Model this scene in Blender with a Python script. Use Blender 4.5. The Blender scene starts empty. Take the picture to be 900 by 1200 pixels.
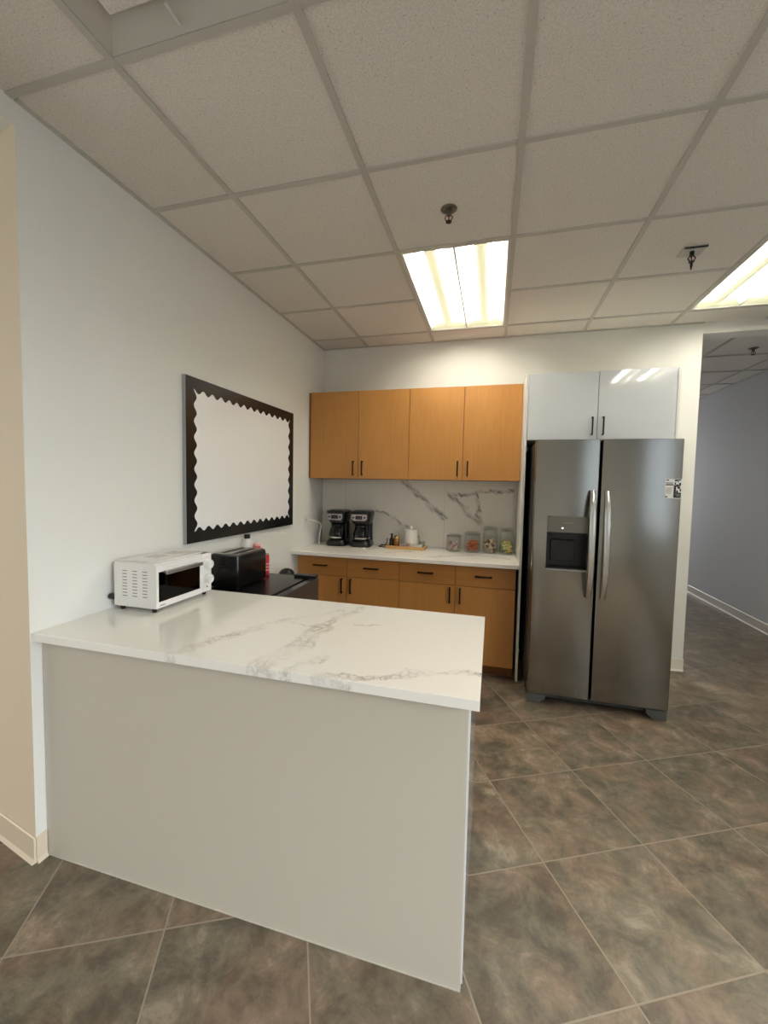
import bpy, bmesh, math, random
from mathutils import Vector, Matrix
random.seed(7)
S = bpy.context.scene
COL = S.collection
PI = math.pi

# ------------------------------------------------------------------ mesh builder
class MB:
    def __init__(self):
        self.bm = bmesh.new()
    def _mark(self):
        return len(self.bm.verts), len(self.bm.faces)
    def _merge(self, tmp, mi=0, smooth=False):
        vs = [self.bm.verts.new(v.co) for v in tmp.verts]
        tmp.verts.index_update()
        for f in tmp.faces:
            try:
                nf = self.bm.faces.new([vs[v.index] for v in f.verts])
                nf.material_index = mi
                nf.smooth = smooth
            except ValueError:
                pass
        tmp.free()
    def box(self, x0, x1, y0, y1, z0, z1, bev=0.0, seg=2, mi=0, rot=None, smooth=False):
        t = bmesh.new()
        bmesh.ops.create_cube(t, size=1.0)
        for v in t.verts:
            v.co = Vector(((x0 + x1) / 2 + v.co.x * (x1 - x0), (y0 + y1) / 2 + v.co.y * (y1 - y0), (z0 + z1) / 2 + v.co.z * (z1 - z0)))
        if bev > 0:
            bmesh.ops.bevel(t, geom=t.edges[:], offset=bev, segments=seg, profile=0.5, affect='EDGES')
        if rot is not None:
            c = Vector(((x0 + x1) / 2, (y0 + y1) / 2, (z0 + z1) / 2))
            for v in t.verts:
                v.co = c + rot @ (v.co - c)
        self._merge(t, mi, smooth)
        return self
    def lathe(self, prof, c=(0, 0, 0), n=32, axis='z', mi=0, smooth=True, sx=1, sy=1):
        """profile of (r, z); closed rings, poles where r == 0"""
        t = bmesh.new()
        rings = []
        for r, z in prof:
            if r < 1e-6:
                rings.append([t.verts.new((0, 0, z))])
            else:
                rings.append([t.verts.new((sx * r * math.cos(2 * PI * k / n), sy * r * math.sin(2 * PI * k / n), z)) for k in range(n)])
        for a, b in zip(rings, rings[1:]):
            if len(a) == 1 and len(b) == 1:
                continue
            for k in range(n):
                k2 = (k + 1) % n
                if len(a) == 1:
                    t.faces.new((a[0], b[k2], b[k]))
                elif len(b) == 1:
                    t.faces.new((a[k], a[k2], b[0]))
                else:
                    t.faces.new((a[k], a[k2], b[k2], b[k]))
        if axis == 'x':
            for v in t.verts: v.co = Vector((v.co.z, v.co.x, v.co.y))
        if axis == 'y':
            for v in t.verts: v.co = Vector((v.co.y, v.co.z, v.co.x))
        for v in t.verts: v.co += Vector(c)
        self._merge(t, mi, smooth)
        return self
    def cyl(self, r, z0, z1, c=(0, 0, 0), n=24, axis='z', mi=0, bev=0.0):
        b = min(bev, r * .45, abs(z1 - z0) * .45)
        if b > 0:
            p = [(0, z0), (r - b, z0), (r, z0 + b), (r, z1 - b), (r - b, z1), (0, z1)]
        else:
            p = [(0, z0), (r, z0), (r, z0 + 1e-5), (r, z1 - 1e-5), (r, z1), (0, z1)]
        return self.lathe(p, c, n, axis, mi, smooth=True)
    def tube(self, pts, r, n=8, mi=0, cap=True, steps=1):
        P = [Vector(p) for p in pts]
        if steps > 1:      # Catmull-Rom
            Q = []
            for i in range(len(P) - 1):
                p0 = P[max(i - 1, 0)]; p1 = P[i]; p2 = P[i + 1]; p3 = P[min(i + 2, len(P) - 1)]
                for s in range(steps):
                    t = s / steps
                    Q.append(.5 * ((2 * p1) + (p2 - p0) * t + (2 * p0 - 5 * p1 + 4 * p2 - p3) * t * t + (-p0 + 3 * p1 - 3 * p2 + p3) * t ** 3))
            Q.append(P[-1]); P = Q
        t = bmesh.new(); rings = []
        up = None
        for i, p in enumerate(P):
            d = (P[min(i + 1, len(P) - 1)] - P[max(i - 1, 0)]).normalized()
            if up is None:
                up = d.orthogonal().normalized()
            up = (up - d * up.dot(d)).normalized()
            s = d.cross(up)
            rr = r[i] if isinstance(r, (list, tuple)) else r
            rings.append([t.verts.new(p + rr * (math.cos(2 * PI * k / n) * up + math.sin(2 * PI * k / n) * s)) for k in range(n)])
        for a, b in zip(rings, rings[1:]):
            for k in range(n):
                t.faces.new((a[k], a[(k + 1) % n], b[(k + 1) % n], b[k]))
        if cap:
            t.faces.new(rings[0][::-1]); t.faces.new(rings[-1])
        self._merge(t, mi, True)
        return self
    def prism(self, poly, a, b, axis='z', mi=0, smooth=False):
        """2-D polygon extruded along an axis from a to b"""
        t = bmesh.new()
        def mk(u, v, w):
            return {'z': (u, v, w), 'y': (u, w, v), 'x': (w, u, v)}[axis]
        A = [t.verts.new(mk(u, v, a)) for u, v in poly]
        B = [t.verts.new(mk(u, v, b)) for u, v in poly]
        t.faces.new(A); t.faces.new(B[::-1])
        n = len(poly)
        for k in range(n):
            t.faces.new((A[k], B[k], B[(k + 1) % n], A[(k + 1) % n]))
        bmesh.ops.recalc_face_normals(t, faces=t.faces[:])
        self._merge(t, mi, smooth)
        return self
    def loft(self, secs, mi=0, smooth=True, cap=True):
        """secs: list of point loops (same length)"""
        t = bmesh.new()
        R = [[t.verts.new(p) for p in s] for s in secs]
        n = len(R[0])
        for a, b in zip(R, R[1:]):
            for k in range(n):
                t.faces.new((a[k], a[(k + 1) % n], b[(k + 1) % n], b[k]))
        if cap:
            t.faces.new(R[0][::-1]); t.faces.new(R[-1])
        bmesh.ops.recalc_face_normals(t, faces=t.faces[:])
        self._merge(t, mi, smooth)
        return self
    def quad(self, *p, mi=0):
        f = self.bm.faces.new([self.bm.verts.new(q) for q in p]); f.material_index = mi
        return self

def rrect(x0, x1, y0, y1, z, r, n=5):
    pts = []
    for cx, cy, a0 in ((x1 - r, y1 - r, 0), (x0 + r, y1 - r, 90), (x0 + r, y0 + r, 180), (x1 - r, y0 + r, 270)):
        for k in range(n + 1):
            a = math.radians(a0 + 90 * k / n)
            pts.append((cx + r * math.cos(a), cy + r * math.sin(a), z))
    return pts

ORG = {}
def org(o):
    return ORG.get(o.name, Vector((0, 0, 0))) if o else Vector((0, 0, 0))
def part(name, mb, mat, parent=None, origin=None):
    """link one mesh; vertices come in the frame of the scene and are moved to the parent's base"""
    bm = mb.bm
    bmesh.ops.recalc_face_normals(bm, faces=bm.faces[:])
    o0 = org(parent) if parent else (Vector(origin) if origin else Vector((0, 0, 0)))
    for v in bm.verts: v.co -= o0
    me = bpy.data.meshes.new(name); bm.to_mesh(me); bm.free()
    for m in (mat if isinstance(mat, (list, tuple)) else [mat]): me.materials.append(m)
    flags = [p.use_smooth for p in me.polygons]
    if any(flags):          # hard edges stay hard, flat faces stay flat
        me.set_sharp_from_angle(angle=math.radians(38))
        me.polygons.foreach_set('use_smooth', flags)
    o = bpy.data.objects.new(name, me); COL.objects.link(o)
    if parent:
        o.parent = parent
    else:
        o.location = o0
    ORG[o.name] = o0
    return o
def tag(o, label, cat, group=None, kind=None):
    o['label'] = label; o['category'] = cat
    if group: o['group'] = group
    if kind: o['kind'] = kind
    return o
def thing(name, label, cat, loc=(0, 0, 0), group=None):
    o = bpy.data.objects.new(name, None); COL.objects.link(o)
    o.empty_display_size = .05
    o.location = loc; ORG[o.name] = Vector(loc)
    return tag(o, label, cat, group)
def struct(name, mb, mat):
    o = part(name, mb, mat); o['kind'] = 'structure'; return o
def copy_tree(o, parent=None):
    c = o.copy(); COL.objects.link(c)
    if parent: c.parent = parent
    for ch in list(o.children): copy_tree(ch, c)
    return c

# ------------------------------------------------------------------ materials
def nm(name):
    m = bpy.data.materials.new(name); m.use_nodes = True
    nt = m.node_tree
    b = nt.nodes['Principled BSDF']
    return m, nt, b
def lin(c):
    return tuple(((x / 255) / 12.92 if x / 255 <= .04045 else ((x / 255 + .055) / 1.055) ** 2.4) for x in c) + (1,)
def mat(name, rgb, rough=.5, metal=0, bump=0, bscale=200, vary=0, vscale=6, coat=0, spec=.5, emit=None, es=0, trans=0):
    m, nt, b = nm(name)
    N = nt.nodes; L = nt.links
    b.inputs['Base Color'].default_value = lin(rgb)
    b.inputs['Roughness'].default_value = rough; b.inputs['Metallic'].default_value = metal
    b.inputs['Specular IOR Level'].default_value = spec
    if coat: b.inputs['Coat Weight'].default_value = coat; b.inputs['Coat Roughness'].default_value = .05
    if trans: b.inputs['Transmission Weight'].default_value = trans
    if emit: b.inputs['Emission Color'].default_value = lin(emit); b.inputs['Emission Strength'].default_value = es
    tc = N.new('ShaderNodeTexCoord')
    if vary:
        no = N.new('ShaderNodeTexNoise'); no.inputs['Scale'].default_value = vscale; no.inputs['Detail'].default_value = 4
        L.new(tc.outputs['Object'], no.inputs['Vector'])
        h = N.new('ShaderNodeHueSaturation'); h.inputs['Color'].default_value = lin(rgb)
        mr = N.new('ShaderNodeMapRange'); mr.inputs[1].default_value = .3; mr.inputs[2].default_value = .7
        mr.inputs[3].default_value = 1 - vary; mr.inputs[4].default_value = 1 + vary
        L.new(no.outputs['Fac'], mr.inputs[0]); L.new(mr.outputs[0], h.inputs['Value']); L.new(h.outputs[0], b.inputs['Base Color'])
    if bump:
        no = N.new('ShaderNodeTexNoise'); no.inputs['Scale'].default_value = bscale; no.inputs['Detail'].default_value = 3
        L.new(tc.outputs['Object'], no.inputs['Vector'])
        bp = N.new('ShaderNodeBump'); bp.inputs['Strength'].default_value = bump; bp.inputs['Distance'].default_value = .002
        L.new(no.outputs['Fac'], bp.inputs['Height']); L.new(bp.outputs[0], b.inputs['Normal'])
    return m
def math_n(nt, op, a, b=None, c=None, clamp=False):
    n = nt.nodes.new('ShaderNodeMath'); n.operation = op; n.use_clamp = clamp
    for i, v in enumerate((a, b, c)):
        if v is None: continue
        if isinstance(v, (int, float)): n.inputs[i].default_value = v
        else: nt.links.new(v, n.inputs[i])
    return n.outputs[0]

def marble(name, segs, axes, base=(236, 234, 226), vein=(150, 148, 142), rough=.12, seams=(), smear=False):
    """white quartz with vein bands along given polylines (local coordinates, two axes)"""
    m, nt, b = nm(name); N = nt.nodes; L = nt.links
    tc = N.new('ShaderNodeTexCoord')
    wob = N.new('ShaderNodeTexNoise'); wob.inputs['Scale'].default_value = 9; wob.inputs['Detail'].default_value = 5; wob.inputs['Roughness'].default_value = .65
    L.new(tc.outputs['Object'], wob.inputs['Vector'])
    sub = N.new('ShaderNodeVectorMath'); sub.operation = 'SUBTRACT'; sub.inputs[1].default_value = (.5, .5, .5)
    L.new(wob.outputs['Color'], sub.inputs[0])
    sc = N.new('ShaderNodeVectorMath'); sc.operation = 'SCALE'; sc.inputs['Scale'].default_value = .13
    L.new(sub.outputs[0], sc.inputs[0])
    add = N.new('ShaderNodeVectorMath'); add.operation = 'ADD'
    L.new(tc.outputs['Object'], add.inputs[0]); L.new(sc.outputs[0], add.inputs[1])
    sp = N.new('ShaderNodeSeparateXYZ'); L.new(add.outputs[0], sp.inputs[0])
    U = sp.outputs['XYZ'.index(axes[0])]; V = sp.outputs['XYZ'.index(axes[1])]
    band = None
    for (ax, ay), (bx, by), w in segs:
        dx, dy = bx - ax, by - ay; l2 = dx * dx + dy * dy
        pu = math_n(nt, 'SUBTRACT', U, ax); pv = math_n(nt, 'SUBTRACT', V, ay)
        t = math_n(nt, 'MULTIPLY_ADD', pv, dy / l2, math_n(nt, 'MULTIPLY', pu, dx / l2))
        t = math_n(nt, 'MINIMUM', math_n(nt, 'MAXIMUM', t, 0.0), 1.0)
        eu = math_n(nt, 'MULTIPLY_ADD', t, -dx, pu); ev = math_n(nt, 'MULTIPLY_ADD', t, -dy, pv)
        d = math_n(nt, 'SQRT', math_n(nt, 'MULTIPLY_ADD', eu, eu, math_n(nt, 'MULTIPLY', ev, ev)))
        f = math_n(nt, 'DIVIDE', d, w)
        band = f if band is None else math_n(nt, 'MINIMUM', band, f)
    # lacework: cell borders inside the band, strong core edges
    vo = N.new('ShaderNodeTexVoronoi'); vo.feature = 'DISTANCE_TO_EDGE'; vo.inputs['Scale'].default_value = 34
    L.new(add.outputs[0], vo.inputs['Vector'])
    lace = math_n(nt, 'SUBTRACT', 1.0, math_n(nt, 'MULTIPLY', vo.outputs['Distance'], 5.5), clamp=True)
    inside = math_n(nt, 'SUBTRACT', 1.15, band, clamp=True)
    rim = math_n(nt, 'SUBTRACT', 1.0, math_n(nt, 'MULTIPLY', math_n(nt, 'ABSOLUTE', math_n(nt, 'SUBTRACT', band, .8)), 4.0), clamp=True)
    amt = N.new('ShaderNodeTexNoise'); amt.inputs['Scale'].default_value = 5; amt.inputs['Detail'].default_value = 3
    L.new(tc.outputs['Object'], amt.inputs['Vector'])
    am = N.new('ShaderNodeMapRange'); am.inputs[1].default_value = .38; am.inputs[2].default_value = .62; am.inputs[3].default_value = .15; am.inputs[4].default_value = 1
    L.new(amt.outputs['Fac'], am.inputs[0])
    k = math_n(nt, 'ADD', math_n(nt, 'MULTIPLY', lace, math_n(nt, 'MULTIPLY', inside, .9)), math_n(nt, 'MULTIPLY', rim, .35))
    k = math_n(nt, 'ADD', k, math_n(nt, 'MULTIPLY', inside, .2))
    k = math_n(nt, 'MULTIPLY', k, am.outputs[0], clamp=True)
    if smear:
        m0 = N.new('ShaderNodeMapping'); m0.inputs['Rotation'].default_value = (0, math.radians(-40), 0)
        mp = N.new('ShaderNodeMapping'); mp.inputs['Scale'].default_value = (7, 30, 34)
        L.new(tc.outputs['Object'], m0.inputs[0]); L.new(m0.outputs[0], mp.inputs[0])
        st = N.new('ShaderNodeTexNoise'); st.inputs['Scale'].default_value = 1.5; st.inputs['Detail'].default_value = 5; st.inputs['Roughness'].default_value = .6
        L.new(mp.outputs[0], st.inputs['Vector'])
        sr = N.new('ShaderNodeMapRange'); sr.inputs[1].default_value = .4; sr.inputs[2].default_value = .68
        L.new(st.outputs['Fac'], sr.inputs[0])
        k = math_n(nt, 'MULTIPLY', inside, math_n(nt, 'MULTIPLY_ADD', sr.outputs[0], .95, .18), clamp=True)
    for (pos) in seams:       # tile joints on the first axis
        sp2 = N.new('ShaderNodeSeparateXYZ'); L.new(tc.outputs['Object'], sp2.inputs[0])
        dd = math_n(nt, 'ABSOLUTE', math_n(nt, 'SUBTRACT', sp2.outputs['XYZ'.index(axes[0])], pos))
        k = math_n(nt, 'MAXIMUM', k, math_n(nt, 'MULTIPLY', math_n(nt, 'LESS_THAN', dd, .0018), .35))
    mx = N.new('ShaderNodeMix'); mx.data_type = 'RGBA'
    mx.inputs[6].default_value = lin(base); mx.inputs[7].default_value = lin(vein)
    L.new(k, mx.inputs[0]); L.new(mx.outputs[2], b.inputs['Base Color'])
    b.inputs['Roughness'].default_value = rough
    return m

def wood(name, c1, c2, rough=.42, axis='Z', scale=1.0):
    m, nt, b = nm(name); N = nt.nodes; L = nt.links
    tc = N.new('ShaderNodeTexCoord'); mp = N.new('ShaderNodeMapping')
    s = {'Z': (38, 38, 2.2), 'X': (2.2, 38, 38), 'Y': (38, 2.2, 38)}[axis]
    mp.inputs['Scale'].default_value = tuple(v * scale for v in s)
    L.new(tc.outputs['Object'], mp.inputs[0])
    n1 = N.new('ShaderNodeTexNoise'); n1.inputs['Scale'].default_value = 1.6; n1.inputs['Detail'].default_value = 6; n1.inputs['Distortion'].default_value = .5
    L.new(mp.outputs[0], n1.inputs['Vector'])
    n2 = N.new('ShaderNodeTexNoise'); n2.inputs['Scale'].default_value = 3; n2.inputs['Detail'].default_value = 2
    L.new(tc.outputs['Object'], n2.inputs['Vector'])
    f = math_n(nt, 'MULTIPLY_ADD', n2.outputs['Fac'], .35, math_n(nt, 'MULTIPLY', n1.outputs['Fac'], .65))
    cr = N.new('ShaderNodeValToRGB'); cr.color_ramp.elements[0].position = .33; cr.color_ramp.elements[1].position = .66
    cr.color_ramp.elements[0].color = lin(c1); cr.color_ramp.elements[1].color = lin(c2)
    L.new(f, cr.inputs[0]); L.new(cr.outputs[0], b.inputs['Base Color'])
    b.inputs['Roughness'].default_value = rough
    return m

def steel(name, rgb, rough=.3, axis=0):
    m, nt, b = nm(name); N = nt.nodes; L = nt.links
    tc = N.new('ShaderNodeTexCoord'); mp = N.new('ShaderNodeMapping')
    mp.inputs['Scale'].default_value = (2, 2, 260) if axis == 0 else (260, 260, 2)
    L.new(tc.outputs['Object'], mp.inputs[0])
    n1 = N.new('ShaderNodeTexNoise'); n1.inputs['Scale'].default_value = 3; n1.inputs['Detail'].default_value = 3
    L.new(mp.outputs[0], n1.inputs['Vector'])
    mr = N.new('ShaderNodeMapRange'); mr.inputs[3].default_value = rough - .006; mr.inputs[4].default_value = rough + .008
    L.new(n1.outputs['Fac'], mr.inputs[0]); L.new(mr.outputs[0], b.inputs['Roughness'])
    b.inputs['Base Color'].default_value = lin(rgb); b.inputs['Metallic'].default_value = 1
    b.inputs['Anisotropic'].default_value = .5
    return m

def thin_glass(name, tint=(245, 248, 246), refl=.12, rough=.02, k=.55):
    m = bpy.data.materials.new(name); m.use_nodes = True; nt = m.node_tree; nt.nodes.clear()
    N = nt.nodes; L = nt.links
    o = N.new('ShaderNodeOutputMaterial'); mx = N.new('ShaderNodeMixShader')
    tr = N.new('ShaderNodeBsdfTransparent'); tr.inputs[0].default_value = lin(tint)
    gl = N.new('ShaderNodeBsdfGlossy'); gl.inputs['Roughness'].default_value = rough
    lw = N.new('ShaderNodeLayerWeight'); lw.inputs['Blend'].default_value = .35
    f = math_n(nt, 'MULTIPLY_ADD', lw.outputs['Facing'], k, refl * .4, clamp=True)
    L.new(f, mx.inputs[0]); L.new(tr.outputs[0], mx.inputs[1]); L.new(gl.outputs[0], mx.inputs[2]); L.new(mx.outputs[0], o.inputs[0])
    return m

def ceiling_mat():
    m, nt, b = nm('acoustic_tile'); N = nt.nodes; L = nt.links
    tc = N.new('ShaderNodeTexCoord')
    n1 = N.new('ShaderNodeTexNoise'); n1.inputs['Scale'].default_value = 170; n1.inputs['Detail'].default_value = 4; n1.inputs['Roughness'].default_value = .7
    n2 = N.new('ShaderNodeTexVoronoi'); n2.inputs['Scale'].default_value = 95; n2.inputs['Randomness'].default_value = 1
    L.new(tc.outputs['Object'], n1.inputs['Vector']); L.new(tc.outputs['Object'], n2.inputs['Vector'])
    pit = math_n(nt, 'LESS_THAN', n2.outputs['Distance'], .16)
    sel = N.new('ShaderNodeTexNoise'); sel.inputs['Scale'].default_value = 60; L.new(tc.outputs['Object'], sel.inputs['Vector'])
    pit = math_n(nt, 'MULTIPLY', pit, math_n(nt, 'GREATER_THAN', sel.outputs['Fac'], .55))
    cr = N.new('ShaderNodeValToRGB'); cr.color_ramp.elements[0].position = .3; cr.color_ramp.elements[1].position = .6
    cr.color_ramp.elements[0].color = lin((204, 199, 190)); cr.color_ramp.elements[1].color = lin((230, 225, 217))
    L.new(n1.outputs['Fac'], cr.inputs[0])
    mx = N.new('ShaderNodeMix'); mx.data_type = 'RGBA'; mx.inputs[7].default_value = lin((168, 162, 154))
    L.new(pit, mx.inputs[0]); L.new(cr.outputs[0], mx.inputs[6]); L.new(mx.outputs[2], b.inputs['Base Color'])
    bp = N.new('ShaderNodeBump'); bp.inputs['Strength'].default_value = .35; bp.inputs['Distance'].default_value = .003
    L.new(n1.outputs['Fac'], bp.inputs['Height']); L.new(bp.outputs[0], b.inputs['Normal'])
    b.inputs['Roughness'].default_value = .95
    return m

def floor_mat():
    m, nt, b = nm('slate_tile'); N = nt.nodes; L = nt.links
    tc = N.new('ShaderNodeTexCoord'); sp = N.new('ShaderNodeSeparateXYZ'); L.new(tc.outputs['Object'], sp.inputs[0])
    A = math.radians(26.8); s = .449; c, sn = math.cos(A) / s, math.sin(A) / s
    u = math_n(nt, 'ADD', math_n(nt, 'MULTIPLY_ADD', sp.outputs[0], c, math_n(nt, 'MULTIPLY', sp.outputs[1], sn)), .4985)
    v = math_n(nt, 'ADD', math_n(nt, 'MULTIPLY_ADD', sp.outputs[1], c, math_n(nt, 'MULTIPLY', sp.outputs[0], -sn)), .0903)
    fu = math_n(nt, 'ABSOLUTE', math_n(nt, 'SUBTRACT', math_n(nt, 'FRACT', u), .5))
    fv = math_n(nt, 'ABSOLUTE', math_n(nt, 'SUBTRACT', math_n(nt, 'FRACT', v), .5))
    mxd = math_n(nt, 'MAXIMUM', fu, fv)
    grout = N.new('ShaderNodeMapRange'); grout.inputs[1].default_value = .4925; grout.inputs[2].default_value = .4955
    L.new(mxd, grout.inputs[0])
    cid = N.new('ShaderNodeCombineXYZ'); L.new(math_n(nt, 'FLOOR', u), cid.inputs[0]); L.new(math_n(nt, 'FLOOR', v), cid.inputs[1])
    wn = N.new('ShaderNodeTexWhiteNoise'); L.new(cid.outputs[0], wn.inputs['Vector'])
    # per-tile offset of the slate figure
    off = N.new('ShaderNodeVectorMath'); off.operation = 'SCALE'; off.inputs['Scale'].default_value = 20; L.new(wn.outputs['Color'], off.inputs[0])
    ad = N.new('ShaderNodeVectorMath'); ad.operation = 'ADD'; L.new(tc.outputs['Object'], ad.inputs[0]); L.new(off.outputs[0], ad.inputs[1])
    n1 = N.new('ShaderNodeTexNoise'); n1.inputs['Scale'].default_value = 7; n1.inputs['Detail'].default_value = 14; n1.inputs['Roughness'].default_value = .74; n1.inputs['Distortion'].default_value = .35
    n2 = N.new('ShaderNodeTexNoise'); n2.inputs['Scale'].default_value = 4.2; n2.inputs['Detail'].default_value = 7; n2.inputs['Roughness'].default_value = .6; n2.inputs['Distortion'].default_value = .3
    L.new(ad.outputs[0], n1.inputs['Vector']); L.new(ad.outputs[0], n2.inputs['Vector'])
    r1 = N.new('ShaderNodeValToRGB'); e = r1.color_ramp.elements
    e[0].position = .34; e[0].color = lin((55, 49, 40)); e[1].position = .66; e[1].color = lin((162, 148, 128))
    k = e.new(.44); k.color = lin((85, 76, 63)); k = e.new(.5); k.color = lin((108, 97, 81)); k = e.new(.56); k.color = lin((124, 112, 94))
    L.new(n1.outputs['Fac'], r1.inputs[0])
    r2 = N.new('ShaderNodeValToRGB'); e = r2.color_ramp.elements
    e[0].position = .4; e[0].color = lin((98, 94, 79)); e[1].position = .6; e[1].color = lin((130, 105, 86))
    k = e.new(.49); k.color = lin((104, 92, 74))
    L.new(n2.outputs['Fac'], r2.inputs[0])
    mx = N.new('ShaderNodeMix'); mx.data_type = 'RGBA'; mx.inputs[0].default_value = .4
    L.new(r1.outputs[0], mx.inputs[6]); L.new(r2.outputs[0], mx.inputs[7])
    hs = N.new('ShaderNodeHueSaturation'); L.new(mx.outputs[2], hs.inputs['Color'])
    mr = N.new('ShaderNodeMapRange'); mr.inputs[3].default_value = .98; mr.inputs[4].default_value = 1.22
    L.new(wn.outputs['Value'], mr.inputs[0]); L.new(mr.outputs[0], hs.inputs['Value'])
    gm = N.new('ShaderNodeMix'); gm.data_type = 'RGBA'; gm.inputs[7].default_value = lin((146, 134, 116))
    L.new(grout.outputs[0], gm.inputs[0]); L.new(hs.outputs[0], gm.inputs[6]); L.new(gm.outputs[2], b.inputs['Base Color'])
    rr = N.new('ShaderNodeMapRange'); rr.inputs[3].default_value = .3; rr.inputs[4].default_value = .5; L.new(n1.outputs['Fac'], rr.inputs[0])
    L.new(math_n(nt, 'MULTIPLY_ADD', grout.outputs[0], .4, rr.outputs[0]), b.inputs['Roughness'])
    h = math_n(nt, 'MULTIPLY_ADD', grout.outputs[0], -.7, math_n(nt, 'MULTIPLY', n1.outputs['Fac'], .5))
    bp = N.new('ShaderNodeBump'); bp.inputs['Strength'].default_value = .3; bp.inputs['Distance'].default_value = .004
    L.new(h, bp.inputs['Height']); L.new(bp.outputs[0], b.inputs['Normal'])
    return m

M_wall = mat('wall_paint', (226, 225, 218), .7, bump=.12, bscale=260)
M_hall = mat('hall_paint', (205, 207, 209), .7, bump=.12, bscale=260)
M_cream = mat('cream_wall', (222, 206, 181), .7, bump=.12, bscale=260)  # cream tone for the wall end and the side room walls
M_base = mat('vinyl_base', (222, 216, 204), .4)
M_basecream = mat('vinyl_base_cream', (218, 203, 180), .4)
M_tile = ceiling_mat()
M_bar = mat('ceiling_bar', (190, 187, 178), .5)
M_floor = floor_mat()
M_panel = mat('white_laminate', (196, 190, 177), .35, bump=.05, bscale=400)
M_wood = wood('maple_veneer', (180, 124, 62), (190, 134, 70))
M_woodx = wood('maple_veneer_across', (172, 116, 56), (183, 126, 64), axis='X')
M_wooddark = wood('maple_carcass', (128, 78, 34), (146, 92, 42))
M_bronze = mat('dark_bronze', (44, 32, 26), .35, metal=.8)
M_blackm = mat('black_metal', (22, 22, 23), .35, metal=.5)
M_blackp = mat('black_plastic', (14, 14, 15), .3)
M_blackmat = mat('black_matte', (16, 16, 17), .6)
M_blackgloss = mat('black_gloss', (12, 12, 13), .24)
M_gloss = mat('white_gloss', (214, 217, 219), .06, coat=.6)
M_whitepan = mat('white_panel', (225, 224, 218), .4)
M_steel = steel('brushed_steel', (148, 145, 137), .21)
M_steelv = steel('satin_steel', (205, 203, 198), .25, axis=1)
M_steeld = mat('grey_control', (122, 120, 110), .35, metal=.7)
M_fridgeside = mat('fridge_side', (20, 20, 21), .45)
M_footgrey = mat('grey_foot', (88, 90, 87), .5)
M_alu = mat('aluminium', (176, 177, 178), .3, metal=.9)
M_white = mat('white_plastic', (232, 231, 226), .35)
M_board = mat('whiteboard', (243, 243, 240), .22, coat=.2)
M_border = mat('border_black', (22, 21, 21), .25)
M_ovenw = mat('oven_white', (234, 231, 226), .3, coat=.3)
M_slot = mat('slot_dark', (120, 112, 108), .8)
M_cavity = mat('oven_cavity', (52, 48, 46), .5, metal=.4)
M_smoke = thin_glass('smoked_glass', (88, 86, 88), .05, k=.06)
M_glass = thin_glass('clear_glass')
M_carafe = thin_glass('carafe_glass', (18, 19, 21), .1, k=.16)
M_chrome = mat('chrome', (215, 214, 210), .12, metal=1)
M_silver = mat('silver_plastic', (176, 168, 170), .3, metal=.4)
M_screen = mat('screen_black', (12, 12, 16), .1)
M_digit = mat('display_digits', (96, 92, 110), .4, emit=(120, 116, 140), es=.25)
M_reflector = mat('reflector_white', (206, 205, 198), .4)
M_fixend = mat('reflector_end', (238, 240, 214), .4)
M_tube = mat('lit_tube', (255, 255, 240), .4, emit=(255, 251, 244), es=23)
M_shield = mat('lamp_shield', (236, 232, 196), .5, emit=(236, 234, 200), es=.42)  # own glow stands in for tube light coming through the shield
M_ceram = mat('white_ceramic', (232, 228, 218), .25)
M_tray = wood('bamboo', (196, 150, 92), (216, 172, 112), axis='X')
M_amber = mat('amber', (150, 98, 40), .15, coat=.5)
M_brown = mat('brown_bottle', (52, 34, 22), .15)
M_gold = mat('gold_lid', (196, 170, 100), .25, metal=.9)
M_red = mat('red_can', (196, 44, 50), .3)
M_pink = mat('pink_label', (226, 168, 160), .45)
M_cord = mat('white_cord', (226, 220, 206), .4)
M_candy = [mat('sugar_white', (222, 210, 206), .5), mat('sugar_pink', (196, 150, 146), .5)]
M_orange = [mat('snack_orange', (222, 128, 46), .45), mat('snack_deep_orange', (198, 92, 28), .45)]
M_nuts = [mat('nut_tan', (196, 168, 134), .5), mat('nut_cream', (224, 208, 184), .5), mat('nut_brown', (140, 100, 72), .5)]
M_lemon = [mat('yellow_wrap', (222, 196, 84), .35), mat('pale_yellow_wrap', (236, 222, 150), .35), mat('green_wrap', (130, 138, 64), .4)]
M_label = mat('label_white', (226, 226, 224), .5)
M_ink = mat('label_ink', (26, 26, 28), .5)
M_inkgrey = mat('label_grey', (150, 149, 147), .5)
M_led = mat('led_white', (255, 255, 255), .4, emit=(255, 255, 255), es=1.0)
M_brass = mat('sprinkler_metal', (120, 115, 108), .35, metal=.7)
M_bulb = mat('sprinkler_bulb', (120, 30, 24), .2)

# ------------------------------------------------------------------ room
H = 2.711
X1, Y5, T = .4403, -.2657, .6096
XL, XR, YF, YH = -3.2, 4.32, -7.2, 8.0
fl = MB(); fl.box(XL - .2, XR + .2, YF - .2, YH + .2, -.1, 0)
struct('floor', fl, M_floor)

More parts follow.
